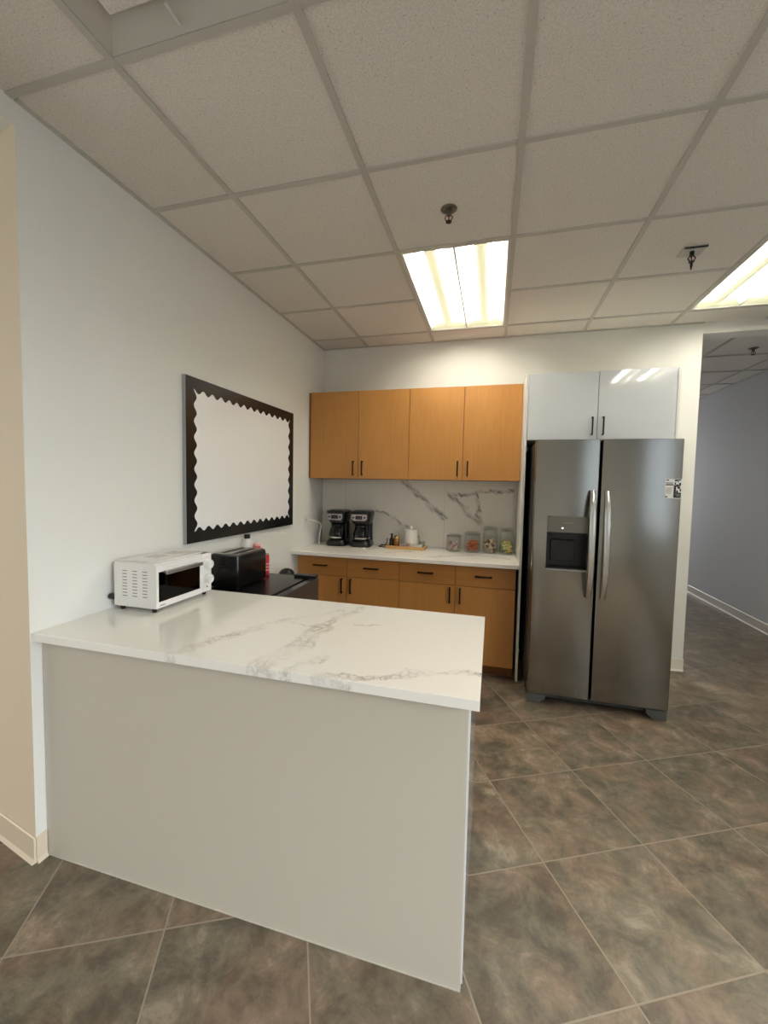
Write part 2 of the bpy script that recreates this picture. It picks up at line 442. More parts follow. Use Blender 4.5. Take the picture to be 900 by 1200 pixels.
LIGHTS = [(2, 5), (5, 5), (5, 2)]          # troffers: cell column i (left bar), far bar row j; each spans rows j-2..j
VENT = (1, 1)
def cells(lo, hi, o):
    k0 = math.floor((lo - o) / T); out = []
    k = k0
    while o + k * T < hi:
        out.append((k, max(lo, o + k * T), min(hi, o + (k + 1) * T))); k += 1
    return out
cl = MB()
def ceil_region(xa, xb, ya, yb):
    for i, x0, x1 in cells(xa, xb, X1 - T):       # i -> bar index at left
        for j, y0, y1 in cells(ya, yb, Y5 - 5 * T):
            if (i, j + 1) in [(a, b) for a, b in LIGHTS] or (i, j + 2) in LIGHTS: continue
            if (i, j + 1) == VENT: continue
            cl.box(x0, x1, y0, y1, H, H + .02)
    for i, x0, x1 in cells(xa, xb, X1 - T):
        if x0 > xa + .01:
            cl.box(x0 - .012, x0 + .012, ya, yb, H - .006, H + .0005, mi=1)
        for j, y0, y1 in cells(ya, yb, Y5 - 5 * T):
            if y0 > ya + .01 and (i, j + 1) not in LIGHTS:
                cl.box(x0 + (.0121 if x0 > xa + .01 else 0), x1 - (.0121 if x1 < xb - .01 else 0), y0 - .012, y0 + .012, H - .0055, H + .0004, mi=1)
ceil_region(0, XR, YF, 0)
ceil_region(XL, -.5, YF, -.6)
ceil_region(3.1, XR, .15, YH)
# wall angle along the left and back walls
cl.box(0, .02, -2.686, 0, H - .006, H + .0003, mi=1)
cl.box(0, 3.1, -.02, 0, H - .006, H + .0003, mi=1)
cl.box(XR - .02, XR, YF, YH, H - .006, H + .0003, mi=1)
cl.box(XL - .2, XR + .2, YF - .2, YH + .2, H + .2, H + .25)
cl.box(3.1, XR, -.0, .15, H, H + .02)
struct('ceiling', cl, [M_tile, M_bar])

# left wall with its slightly angled end
w = MB(); w.prism([(0, 0), (0, -2.686), (-.5, -2.59), (-.5, 0)], 0, H + .2)
o = struct('wall_left', w, [M_wall, M_cream])
for p in o.data.polygons:
    if abs(p.normal.y) > .9 and p.center.y < -1: p.material_index = 1
hd = MB(); hd.prism([(0, -2.686), (0, YF), (-.5, YF), (-.5, -2.59)], 2.632, H + .2)
struct('trim_1', hd, M_wall)
w = MB(); w.box(-.5, 3.1, 0, .15, 0, H + .2); w.box(3.1, XR, 0, .15, 2.63, H + .2)
struct('wall_back', w, M_wall)
w = MB()
wy0, wy1, wz0, wz1 = -6.2, -3.2, .8, 2.4
w.box(XR, XR + .15, YF, wy0, 0, H + .2); w.box(XR, XR + .15, wy1, YH, 0, H + .2)
w.box(XR, XR + .15, wy0, wy1, 0, wz0); w.box(XR, XR + .15, wy0, wy1, wz1, H + .2)
struct('wall_right', w, M_hall)
w = MB(); w.box(2.95, 3.1, .15, YH, 0, H + .2); struct('wall_hall_left', w, M_hall)
w = MB(); w.box(2.95, XR + .15, YH, YH + .15, 0, H + .2); struct('wall_hall_end', w, M_hall)
w = MB(); w.box(XL, XR, YF - .15, YF, 0, H + .2); struct('wall_front', w, M_wall)
w = MB()
w.box(XL - .15, XL, YF, -6.3, 0, H + .2); w.box(XL - .15, XL, -3.4, 0, 0, H + .2)
w.box(XL - .15, XL, -6.3, -3.4, 0, .5); w.box(XL - .15, XL, -6.3, -3.4, 2.5, H + .2)
struct('wall_far_left', w, M_cream)
w = MB(); w.box(XL, -.5, -.6, -.5, 0, H + .2); struct('wall_side_room', w, M_cream)

def window(n, x, y0, y1, z0, z1, t):
    f = MB()
    for a, b, c, d in ((y0, y1, z0, z0 + .05), (y0, y1, z1 - .05, z1)): f.box(x, x + t, a, b, c, d)
    ym = (y0 + y1) / 2
    for a in (y0, ym - .025, y1 - .05): f.box(x, x + t, a, a + .05, z0 + .05, z1 - .05)
    struct('window_%d' % n, f, M_alu)
window(1, XR + .05, wy0, wy1, wz0, wz1, .05)
window(2, XL - .1, -6.3, -3.4, .5, 2.5, .05)

# baseboards (vinyl cove base)
def cove(mb, p, q, side, h=.1, t=.006):
    """base strip along p->q, proud of the wall by side*normal, with a small toe"""
    p = Vector((p[0], p[1], 0)); q = Vector((q[0], q[1], 0)); d = (q - p).normalized()
    n = Vector((-d.y, d.x, 0)) * side
    prof = [(0, 0), (.014, 0), (.012, .004), (t, .014), (t, h - .003), (t - .003, h), (0, h)]
    mb.loft([[base + n * a + Vector((0, 0, z)) for a, z in prof] for base in (p, q)], smooth=False)
bb = MB(); cove(bb, (-.5, -2.591), (0.0, -2.687), -1); cove(bb, (0.0, -2.687), (0.0, -2.65), -1)
struct('baseboard_left', bb, M_basecream)
bb = MB(); cove(bb, (2.76, 0), (3.1, 0), -1); cove(bb, (3.1, 0), (3.1, .15), -1)
struct('baseboard_back', bb, M_base)
bb = MB(); cove(bb, (XR, YF), (XR, YH), 1)
struct('baseboard_right', bb, M_base)

# ------------------------------------------------------------------ troffer lights
def make_troffer(i, j, label):
    x0 = X1 + (i - 1) * T + .013; x1 = x0 + T - .026
    y1 = Y5 + (j - 5) * T - .013; y0 = Y5 + (j - 7) * T + .013
    r = thing('ceiling_light', label, 'ceiling light', ((x0 + x1) / 2, (y0 + y1) / 2, H - .004), 'fluorescent troffers in the ceiling grid')
    f = MB(); e = .014
    f.box(x0, x1, y0, y0 + e, H - .004, H + .12); f.box(x0, x1, y1 - e, y1, H - .004, H + .12)
    f.box(x0, x0 + e, y0 + e, y1 - e, H - .004, H + .12); f.box(x1 - e, x1, y0 + e, y1 - e, H - .004, H + .12)
    f.box(x0, x1, y0, y1, H + .12, H + .135)
    part('housing', f, M_reflector, r)
    xm = (x0 + x1) / 2
    for a, b in ((x0 + e, xm), (xm, x1 - e)):
        c = (a + b) / 2; hw = (b - a) / 2
        rf = MB(); n = 14
        top = []
        for k in range(n + 1):
            t = -1 + 2 * k / n
            top.append((c + hw * t, H + .004 + .088 * (1 - abs(t) ** 2.2)))
        for (ua, va), (ub, vb) in zip(top, top[1:]):
            rf.quad((ua, y0 + e, va), (ub, y0 + e, vb), (ub, y1 - e, vb), (ua, y1 - e, va))
        for fc in rf.bm.faces: fc.smooth = True
        part('reflector', rf, M_reflector, r)
        # curved end plates
        for yy, s in ((y0 + e + .001, 1), (y1 - e - .001, -1)):
            en = MB(); en.loft([[(u, yy, H + .0), (u, yy + s * .002, v), (u, yy + s * (.012 + .05 * (v - H) / .09), H + .0 + .55 * (v - H))] for u, v in top], smooth=True, cap=False)
            part('end_plate', en, M_fixend, r)
        for s in (-1, 1):
            tb = MB(); tb.cyl(.012, y0 + .06, y1 - .06, (c + s * .053, 0, H + .052), axis='y', n=12)
            part('fluorescent_tube', tb, M_tube, r)
        sh = MB(); m = 10; ring = []
        for k in range(m + 1):
            t = PI + PI * k / m
            ring.append((c + .036 * math.cos(t), H + .04 + .028 * math.sin(t)))
        ring += [(c + .032 * math.cos(PI + PI * (m - k) / m), H + .042 + .024 * math.sin(PI + PI * (m - k) / m)) for k in range(m + 1)]
        sh.prism(ring, y0 + .05, y1 - .05, axis='y', smooth=False)
        part('lamp_shield', sh, M_shield, r)
    dv = MB(); dv.box(xm - .0015, xm + .0015, y0 + e, y1 - e, H - .001, H + .01); dv.box(xm - .0045, xm + .0045, y0 + e, y1 - e, H - .003, H - .001)
    part('center_divider', dv, M_bar, r)
    return r
make_troffer(2, 5, 'two-tube fluorescent ceiling light fully in view above the wooden cabinets')
make_troffer(5, 5, 'two-tube fluorescent ceiling light cut off by the right edge near the hallway')
make_troffer(5, 2, 'two-tube fluorescent ceiling light mirrored in the glossy white cabinet door')

# air diffuser in the grid, upper left
vx0 = X1 + .013; vx1 = vx0 + T - .026; vy1 = Y5 - 4 * T - .013; vy0 = vy1 - T + .026
r = thing('ceiling_vent', 'square air diffuser in the ceiling grid at the top left of the photo', 'vent', ((vx0 + vx1) / 2, (vy0 + vy1) / 2, H - .004))
f = MB(); d = .1
outer = [(vx0, vy0), (vx1, vy0), (vx1, vy1), (vx0, vy1)]
inner = [(vx0 + d, vy0 + d), (vx1 - d, vy0 + d), (vx1 - d, vy1 - d), (vx0 + d, vy1 - d)]
f.loft([[(x, y, H - .003) for x, y in outer], [(x, y, H + .035) for x, y in inner]], smooth=False, cap=False)
f.loft([[(x, y, H - .003) for x, y in outer], [(x, y, H + .06) for x, y in outer]], smooth=False, cap=False)
f.box(vx0, vx1, vy0, vy1, H + .06, H + .065)
part('diffuser_frame', f, M_bar, r)
f = MB(); f.box(vx0 + d - .015, vx1 - d + .015, vy0 + d - .015, vy1 - d + .015, H + .004, H + .01, bev=.003)
part('face_plate', f, M_tile, r)
f = MB(); f.box(vx0 + .255, vx0 + .261, vy1 - .075, vy1 - .02, H + .0, H + .004)
part('clip', f, M_tile, r)

# sprinklers
def sprinkler(x, y, label, square=False):
    r = thing('fire_sprinkler', label, 'sprinkler', (x, y, H))
    p = MB()
    if square:
        p.box(x - .055, x + .055, y - .055, y + .055, H - .006, H - .001, bev=.002)
        part('ceiling_plate', p, M_bar, r)
        q = MB(); q.box(x - .052, x + .052, y - .055, y - .047, H - .013, H - .006); part('edge_strip', q, M_blackm, r)
    else:
        p.lathe([(0, H - .004), (.02, H - .004), (.024, H - .009), (.032, H - .008), (.038, H - .003), (.038, H - .001), (0, H - .001)]); part('escutcheon', p, M_brass, r)
    q = MB(); q.cyl(.011, H - .03, H - .005, (x, y, 0), n=14); 
    for s in (-1, 1): q.tube([(x + s * .01, y, H - .03), (x + s * .017, y, H - .042), (x + s * .006, y, H - .056)], .003, steps=4)
    if square: q.lathe([(.008, H - .055), (.006, H - .08), (.0025, H - .1), (0, H - .1)], (x, y, 0), n=12)
    part('sprinkler_body', q, M_blackm if square else M_brass, r)
    q = MB(); q.lathe([(0, H - .060), (.014, H - .060), (.014, H - .057), (0, H - .056)], (x, y, 0), n=12)
    part('deflector', q, M_blackm, r)
    q = MB(); q.cyl(.003, H - .054, H - .03, (x, y, 0), n=8); part('glass_bulb', q, M_bulb, r)
for o_ in (1,):
    sprinkler(1.362, -1.775, 'round dark sprinkler head in the ceiling tile before the full light')
    sprinkler(2.578, -1.13, 'square-plated sprinkler head hanging between the two ceiling lights', True)
    sprinkler(3.79, .754, 'small dark sprinkler head on the hallway ceiling')
# the lathe of a round escutcheon is built about the axis, move it to its thing
for ob in bpy.data.objects:
    if ob.name.startswith('escutcheon'):
        for v in ob.data.vertices: v.co += Vector((ob.parent.location.x, ob.parent.location.y, 0))

# ------------------------------------------------------------------ handles
def bar_handle(x, y, z, length, vertical, m=None, parent=None, r=.0055, out=.03):
    """square bar pull on a front facing -y at plane y"""
    h = MB(); L2 = length / 2
    if vertical:
        h.box(x - r, x + r, y - out, y - out + 2 * r, z - L2, z + L2, bev=.002)
        for s in (-1, 1): h.box(x - r, x + r, y - out + r, y, z + s * (L2 - r) - r, z + s * (L2 - r) + r)
    else:
        h.box(x - L2, x + L2, y - out, y - out + 2 * r, z - r, z + r, bev=.002)
        for s in (-1, 1): h.box(x + s * (L2 - r) - r, x + s * (L2 - r) + r, y - out + r, y, z - r, z + r)
    return part('handle', h, m, parent)

# ------------------------------------------------------------------ upper wooden cabinets
def make_upper(x0, w, label):
    r = thing('wall_cabinet', label, 'cabinet', (x0, 0, 1.485), 'wooden wall cabinets')
    z0, z1, yf = 1.485, 2.238, -.311
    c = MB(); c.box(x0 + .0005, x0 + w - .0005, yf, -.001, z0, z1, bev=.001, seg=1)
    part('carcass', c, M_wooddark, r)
    h = w / 2
    for k in range(2):
        d = MB(); d.box(x0 + k * h + .0018, x0 + (k + 1) * h - .0018, yf - .02, yf - .001, z0 + .001, z1 - .001, bev=.0015)
        p = part('door', d, M_wood, r)
        bar_handle(x0 + h + (-.04 if k == 0 else .04), yf - .02, z0 + .092, .125, True, M_bronze, p)
    return r
u1 = make_upper(.022, .89, 'double-door wooden wall cabinet above the coffee makers, next to the left wall')
u2 = copy_tree(u1); u2.location.x += .89
u2['label'] = 'double-door wooden wall cabinet above the glass jars, next to the refrigerator'
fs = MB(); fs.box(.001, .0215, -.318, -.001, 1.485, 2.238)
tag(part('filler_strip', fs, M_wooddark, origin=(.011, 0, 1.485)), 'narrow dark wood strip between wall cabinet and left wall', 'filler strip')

# ------------------------------------------------------------------ base cabinets
CT = .875; TH = .03
def make_base(x0, w, label):
    r = thing('base_cabinet', label, 'cabinet', (x0, 0, 0), 'wooden base cabinets')
    yf = -.585
    c = MB(); c.box(x0 + .0005, x0 + w - .0005, yf, -.001, .092, CT - TH - .001, bev=.001, seg=1)
    part('carcass', c, M_wooddark, r)
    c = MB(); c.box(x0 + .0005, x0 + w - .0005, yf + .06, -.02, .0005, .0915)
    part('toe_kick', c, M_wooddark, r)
    h = w / 2
    for k in range(2):
        xa, xb = x0 + k * h + .0018, x0 + (k + 1) * h - .0018
        d = MB(); d.box(xa, xb, yf - .02, yf - .001, .686, CT - TH - .005, bev=.0015)
        p = part('drawer', d, M_woodx, r)
        bar_handle((xa + xb) / 2 - .01, yf - .02, .768, .12, False, M_bronze, p)
        d = MB(); d.box(xa, xb, yf - .02, yf - .001, .094, .6825, bev=.0015)
        p = part('door', d, M_wood, r)
        bar_handle(x0 + h + (-.038 if k == 0 else .038), yf - .02, .61, .12, True, M_bronze, p)
    return r
b1 = make_base(.040, .872, 'wooden base cabinet with two drawers under the coffee makers')
b2 = copy_tree(b1); b2.location.x += .872
b2['label'] = 'wooden base cabinet with two drawers under the glass jars, beside the white panel'
fs = MB(); fs.box(.001, .0395, -.59, -.001, .0005, CT - TH - .001)
tag(part('filler_strip', fs, M_panel, origin=(.02, 0, 0)), 'narrow pale strip between base cabinet and left wall', 'filler strip')

# marble worktop and splash
ct = MB(); ct.box(.0005, 1.8005, -.645, -.0005, CT - TH, CT, bev=.003)
segs = [((.25, -.35), (.6, -.2), .02), ((1.15, -.5), (1.5, -.28), .03), ((1.5, -.28), (1.75, -.4), .02), ((.75, -.45), (.95, -.3), .015)]
m_ct = marble('quartz_back', segs, 'XY', base=(238, 235, 226), rough=.22)
tag(part('countertop', ct, m_ct, origin=(0, 0, 0)), 'white veined marble worktop along the back wall under the wall cabinets', 'countertop')
bs = MB(); bs.box(.012, 1.775, -.012, -.0005, CT + .0005, 1.484)
segs = [((.80, 1.47), (.93, 1.38), .022), ((.93, 1.38), (1.03, 1.27), .028), ((1.03, 1.27), (1.18, 1.16), .035),
        ((1.235, 1.36), (1.37, 1.22), .03), ((1.37, 1.22), (1.5, 1.11), .03), ((1.28, 1.37), (1.46, 1.37), .02), ((1.46, 1.38), (1.49, 1.14), .022),
        ((1.48, 1.39), (1.77, 1.41), .016), ((.55, 1.19), (.7, 1.14), .014), ((.7, 1.14), (.85, 1.05), .014)]
m_bs = marble('marble_splash', segs, 'XZ', base=(224, 221, 212), vein=(118, 116, 110), rough=.2, seams=(.245, 1.187), smear=True)
tag(part('backsplash', bs, m_bs, origin=(0, 0, 0)), 'pale grey-veined marble splash panel behind the coffee makers and jars', 'backsplash')

# tall white panels and the gloss cabinet over the refrigerator
tp = MB(); tp.box(1.803, 1.8205, -.6, -.001, .0005, 2.24, bev=.001, seg=1)
tag(part('side_panel', tp, M_whitepan, origin=(1.812, -.3, 0)), 'tall white panel between the wooden cabinets and the refrigerator', 'panel')
tp = MB(); tp.box(2.7395, 2.757, -.6, -.001, .0005, 2.24, bev=.001, seg=1)
tag(part('side_panel', tp, M_whitepan, origin=(2.748, -.3, 0)), 'tall white panel on the hallway side of the refrigerator', 'panel')
r = thing('overhead_cabinet', 'white glossy two-door cabinet over the refrigerator', 'cabinet', (2.28, -.3, 1.775))
c = MB(); c.box(1.822, 2.738, -.58, -.001, 1.775, 2.24, bev=.001, seg=1); part('carcass', c, M_whitepan, r)
for k, (xa, xb) in enumerate(((1.823, 2.272), (2.2755, 2.737))):
    d = MB(); d.box(xa, xb, -.6, -.581, 1.776, 2.239, bev=.0015); p = part('door', d, M_gloss, r)
    bar_handle(2.2735 + (-.034 if k == 0 else .034), -.6, 1.865, .125, True, M_blackm, p, r=.005)

# ------------------------------------------------------------------ refrigerator
fx0, fx1, fsplit, fz0, fz1, fy = 1.862, 2.694, 2.247, .072, 1.745, -.88
r = thing('refrigerator', 'stainless side-by-side refrigerator with ice dispenser next to the hallway opening', 'refrigerator', ((fx0 + fx1) / 2, -.45, 0))
c = MB(); c.box(fx0 - .004, fx1 - .002, -.80, -.04, .06, fz1 - .012, bev=.006); part('body', c, M_fridgeside, r)
# freezer door with a real recess for the dispenser
dx0, dx1, dz0, dz1, dzc = 1.948, 2.19, .91, 1.256, 1.15
def door_loop(x0, x1):
    rr = .012
    return [(x0, fy + .07), (x0, fy + rr), (x0 + .004, fy + .003), (x0 + rr, fy), (x1 - rr, fy), (x1 - .004, fy + .003), (x1, fy + rr), (x1, fy + .07)]
a, b = fx0, fsplit - .005
d = MB()
d.prism(door_loop(a, b), fz0, dz0, smooth=True)
d.prism(door_loop(a, b), dz1, fz1, smooth=True)
d.prism([(a, fy + .07), (a, fy + .012), (a + .004, fy + .003), (a + .012, fy), (dx0, fy), (dx0, fy + .07)], dz0, dz1, smooth=True)
d.prism([(dx1, fy), (b - .012, fy), (b - .004, fy + .003), (b, fy + .012), (b, fy + .07), (dx1, fy + .07)], dz0, dz1, smooth=True)
fd = part('freezer_door', d, M_steel, r)
c = MB(); c.box(dx0, dx1, fy + .066, fy + .07, dz0, dz1)
c.box(dx0, dx0 + .004, fy + .004, fy + .066, dz0, dzc); c.box(dx1 - .004, dx1, fy + .004, fy + .066, dz0, dzc)
c.box(dx0 + .004, dx1 - .004, fy + .004, fy + .066, dz0, dz0 + .012)
disp = part('dispenser_recess', c, M_blackp, fd)
c = MB(); c.box(dx0 + .001, dx1 - .001, fy - .004, fy + .06, dzc, dz1 - .001, bev=.003)
cp = part('dispenser_panel', c, M_steeld, fd); cp['label'] = 'grey control panel'
c = MB(); c.box(2.045, 2.108, fy - .0052, fy - .0035, 1.2135, 1.2175); part('nameplate', c, M_inkgrey, cp)
c = MB(); c.cyl(.0055, fy - .0062, fy - .003, (2.04, 0, 1.18), axis='y', n=16); part('indicator_light', c, M_led, cp)
c = MB()
c.prism([(dx0 + .02, dzc - .001), (dx1 - .045, dzc - .001), (dx1 - .065, dzc - .035), (dx0 + .05, dzc - .035)], fy + .02, fy + .06, axis='y')
part('dispenser_spout', c, M_blackp, fd)
c = MB(); c.box(dx0 + .03, dx1 - .06, fy + .05, fy + .058, dz0 + .05, dzc - .05, bev=.004); part('dispenser_paddle', c, M_fridgeside, fd)
c = MB(); c.box(dx0 - .002, dx1 + .002, fy - .006, fy + .02, dz0 - .006, dz0 + .004, bev=.002); part('dispenser_lip', c, M_alu, fd)
d = MB(); d.prism(door_loop(fsplit + .005, fx1), fz0, fz1, smooth=True)
rd = part('refrigerator_door', d, M_steel, r)
g = MB(); g.box(fx0 + .004, fx1 - .004, fy + .07, -.80, fz0 + .01, fz1 - .01); part('door_gasket', g, M_blackmat, r)
def fridge_handle(x, p):
    z0, z1 = .74, 1.425
    h = MB(); secs = []
    n = 22
    for k in range(n + 1):
        t = k / n; z = z0 + (z1 - z0) * t
        bow = 1 - abs(2 * t - 1) ** 3.2
        y = fy - .012 - .045 * bow
        wd = .0195 - .004 * abs(2 * t - 1) ** 4
        secs.append([(x + wd * math.cos(q), y + .009 * math.sin(q), z) for q in [2 * PI * i / 14 for i in range(14)]])
    h.loft(secs, smooth=True)
    for z in (z0 + .012, z1 - .012): h.cyl(.011, fy - .014, fy + .001, (x, 0, z), axis='y', n=14)
    part('handle', h, M_steelv, p)
fridge_handle(fsplit - .042, fd); fridge_handle(fsplit + .042, rd)
# energy label on the right door
lb = MB(); ly = fy - .0006
lb.box(2.604, 2.6905, ly, fy, 1.388, 1.505)
def lr(u0, u1, v0, v1, mi, e=.0003):
    X0, X1_, Z0, Z1 = 2.604, 2.6905, 1.388, 1.505
    lb.box(X0 + u0 * (X1_ - X0), X0 + u1 * (X1_ - X0), ly - e, ly, Z0 + v0 * (Z1 - Z0), Z0 + v1 * (Z1 - Z0), mi=mi)
lr(.05, .2, .91, .97, 1); lr(.02, .16, .04, .11, 1)
lr(.02, .46, .77, .81, 1); lr(.02, .5, .67, .73, 1)
for k in range(6): lr(.06, .44 - .05 * (k % 3), .52 - .055 * k, .545 - .055 * k, 2)
lr(.52, .97, .03, .3, 1); lr(.52, .66, .3, .68, 1)
for (u0, u1, v0, v1) in ((.56, .7, .88, .98), (.7, .93, .92, .98), (.83, .95, .7, .8), (.66, .8, .6, .72), (.74, .9, .5, .62), (.56, .64, .7, .82), (.88, .96, .36, .5), (.68, .78, .3, .42), (.78, .93, .64, .7), (.72, .8, .84, .9)):
    lr(u0, u1, v0, v1, 1, .0004)
for (u0, u1, v0, v1) in ((.7, .92, .12, .16), (.6, .9, .2, .23)): lr(u0, u1, v0, v1, 2, .0005)
part('energy_label', lb, [M_label, M_ink, M_inkgrey], rd)
# base grille and feet
g = MB(); g.box(fx0 + .1, fx1 - .1, fy + .05, fy + .065, .03, .065)
for k in range(3): g.box(fx0 + .1, fx1 - .1, fy + .043, fy + .05, .034 + .011 * k, .039 + .011 * k)
part('base_grille', g, M_footgrey, r)
for s, xx in ((1, fx0 + .005), (-1, fx1 - .005)):
    f = MB(); f.prism([(xx, .001), (xx + s * .075, .001), (xx + s * .115, .035), (xx + s * .115, .062), (xx, .062)], fy + .01, fy + .075, axis='y')
    part('foot', f, M_footgrey, r)
for xx in (fx0 + .06, fx1 - .06):
    f = MB(); f.cyl(.03, -.02, .02, (xx, -.15, .0305), axis='x'); part('roller', f, M_blackp, r)

# ------------------------------------------------------------------ peninsula
PY0, PY1, PX1 = -2.646, -1.985, 1.558
r = thing('peninsula', 'white panelled peninsula base jutting from the left wall under the marble slab', 'counter base', (.78, -2.3, 0))
c = MB(); c.box(.001, PX1, PY0, PY0 + .018, .0005, CT - TH - .0005, bev=.0012, seg=1); part('front_panel', c, M_panel, r)
c = MB(); c.box(PX1 - .019, PX1 + .004, PY0 + .019, PY1, .0005, CT - TH - .0005, bev=.001, seg=1); part('end_panel', c, M_gloss, r)
c = MB(); c.box(.001, PX1 - .02, PY0 + .019, PY1 + .02, .09, CT - TH - .0005); part('carcass', c, M_wooddark, r)
c = MB(); c.box(.001, PX1 - .02, PY0 + .019, PY1 - .04, .0005, .0895); part('toe_kick', c, M_wooddark, r)
w3 = (PX1 - .02) / 3
for k in range(3):
    d = MB(); d.box(.002 + k * w3, (k + 1) * w3 - .002, PY1 + .0205, PY1 + .039, .094, CT - TH - .005, bev=.0015)
    part('door', d, M_wood, r)
c = MB(); c.box(.001, PX1, PY0 - .003, PY0 - .0002, .0005, .004); part('caulk_line', c, M_panel, r)
ct = MB(); ct.box(.0008, 1.586, -2.682, -1.943, CT - TH, CT, bev=.0015)
segs = [((.61, -2.69), (.66, -2.54), .022), ((.66, -2.54), (.72, -2.40), .026), ((.72, -2.40), (.80, -2.26), .022), ((.80, -2.26), (.97, -2.06), .014),
        ((.93, -2.69), (.975, -2.49), .04), ((.975, -2.49), (.965, -2.29), .045), ((.965, -2.29), (1.04, -1.98), .022),
        ((1.0, -2.69), (1.10, -2.53), .014), ((1.12, -2.69), (1.26, -2.635), .02), ((1.26, -2.635), (1.43, -2.56), .022), ((1.43, -2.56), (1.586, -2.52), .014),
        ((.80, -2.26), (.965, -2.29), .008), ((1.08, -2.22), (1.2, -2.2), .006)]
m_pt = marble('quartz_peninsula', segs, 'XY', base=(240, 238, 230), vein=(172, 165, 153), rough=.1)
tag(part('countertop', ct, m_pt, origin=(0, 0, 0)), 'white veined marble slab on top of the peninsula in front', 'countertop')

# ------------------------------------------------------------------ bulletin board
by0, by1, bz0, bz1 = -1.905, -.668, 1.096, 2.0
r = thing('bulletin_board', 'white board with black scalloped border hanging on the left wall', 'board', (0, (by0 + by1) / 2, bz0))
fw = .012
p = MB(); p.box(.0005, .0215, by0 + fw, by1 - fw, bz0 + fw, bz1 - fw); part('board_panel', p, M_board, r)
f = MB(); fw = .012
f.box(.0005, .022, by0, by1, bz0, bz0 + fw, bev=.001); f.box(.0005, .022, by0, by1, bz1 - fw, bz1, bev=.001)
f.box(.0005, .022, by0, by0 + fw, bz0 + fw, bz1 - fw, bev=.001); f.box(.0005, .022, by1 - fw, by1, bz0 + fw, bz1 - fw, bev=.001)
part('frame', f, M_alu, r)
bo = MB()
def strip(P0, P1, inward, waves, wd=.072, amp=.0115):
    """strip between an outer straight edge and a wavy inner edge, in the board plane"""
    P0 = Vector(P0); P1 = Vector(P1); inward = Vector(inward); n = waves * 10
    d = (P1 - P0); ln = d.length; d.normalize()
    fr = []
    for k in range(n + 1):
        t = k / n
        q = P0 + d * ln * t
        ins = wd + amp * math.sin(2 * PI * waves * t - PI / 2)
        s = wd - amp + (ln - 2 * (wd - amp)) * t
        inn = P0 + d * s + inward * ins
        fr.append((q, inn))
    for (a, b_), (c_, e_) in zip(fr, fr[1:]):
        for xx in (.0222, .0236):
            bo.quad((xx, a.x, a.y), (xx, c_.x, c_.y), (xx, e_.x, e_.y), (xx, b_.x, b_.y))
        bo.quad((.0222, b_.x, b_.y), (.0222, e_.x, e_.y), (.0236, e_.x, e_.y), (.0236, b_.x, b_.y))
a0, a1, c0, c1 = by0 + .002, by1 - .002, bz0 + .002, bz1 - .002
strip((a0, c1), (a1, c1), (0, -1), 14); strip((a0, c0), (a1, c0), (0, 1), 14)
strip((a0, c0), (a0, c1), (1, 0), 9); strip((a1, c0), (a1, c1), (-1, 0), 9)
part('scalloped_border', bo, M_border, r)

# ------------------------------------------------------------------ toaster oven
ox0, ox1, oy0, oy1, oz0, oz1 = .032, .245, -2.362, -2.006, CT + .02, 1.085
r = thing('toaster_oven', 'white toaster oven on the peninsula against the left wall', 'toaster oven', ((ox0 + ox1) / 2, (oy0 + oy1) / 2, CT))
b_ = MB(); t_ = .006; yc = oy1 - .068      # yc: where the control column starts
b_.box(ox0, ox0 + t_, oy0, oy1, oz0, oz1); b_.box(ox0 + t_, ox1, oy0, oy0 + t_, oz0, oz1)
b_.box(ox0 + t_, ox1, oy1 - t_, oy1, oz0, oz1); b_.box(ox0 + t_, ox1, oy0 + t_, oy1 - t_, oz1 - t_, oz1); b_.box(ox0 + t_, ox1, oy0 + t_, oy1 - t_, oz0, oz0 + t_)
b_.box(ox0 - .004, ox1 - .02, oy0 + .03, oy1 - .03, oz1, oz1 + .004, bev=.002)
body = part('body', b_, M_ovenw, r)
for cx in range(3):
    v = MB()
    for k in range(9):
        xx = ox0 + .045 + cx * .053; zz = oz0 + .045 + k * .0135
        v.box(xx, xx + .024, oy0 - .0006, oy0 + .0005, zz, zz + .003)
    part('vent_slots', v, M_slot, body)
v = MB()
for cx in range(2):
    for k in range(5):
        v.box(ox0 + .05 + k * .016, ox0 + .054 + k * .016, oy0 + .11 + cx * .11, oy0 + .19 + cx * .11, oz1 + .0035, oz1 + .0046)
part('top_vent', v, M_inkgrey, body)
c = MB(); c.box(ox0 + .008, ox0 + .01, oy0 + .008, yc, oz0 + .012, oz1 - .012); c.box(ox0 + .01, ox1 - .006, oy0 + .0075, oy0 + .0085, oz0 + .012, oz1 - .012)
c.box(ox0 + .01, ox1 - .006, yc - .002, yc, oz0 + .012, oz1 - .012); c.box(ox0 + .01, ox1 - .006, oy0 + .009, yc - .002, oz0 + .011, oz0 + .013)
part('cavity_lining', c, M_cavity, r)
k_ = MB()
for q in range(12):
    yy = oy0 + .02 + q * .022; k_.tube([(ox0 + .015, yy, oz0 + .07), (ox1 - .015, yy, oz0 + .07)], .0014, n=6)
for xx in (ox0 + .015, ox1 - .015): k_.tube([(xx, oy0 + .01, oz0 + .07), (xx, yc - .004, oz0 + .07)], .0024, n=6)
part('wire_rack', k_, M_chrome, r)
d = MB(); dxo = ox1 + .009
d.box(ox1 + .0005, dxo, oy0, oy0 + .013, oz0 + .001, oz1 - .005); d.box(ox1 + .0005, dxo, yc - .015, yc - .002, oz0 + .001, oz1 - .005)
d.box(ox1 + .0005, dxo, oy0 + .013, yc - .015, oz0 + .001, oz0 + .026); d.box(ox1 + .0005, dxo, oy0 + .013, yc - .015, oz1 - .035, oz1 - .005)
dr = part('oven_door', d, M_ovenw, r)
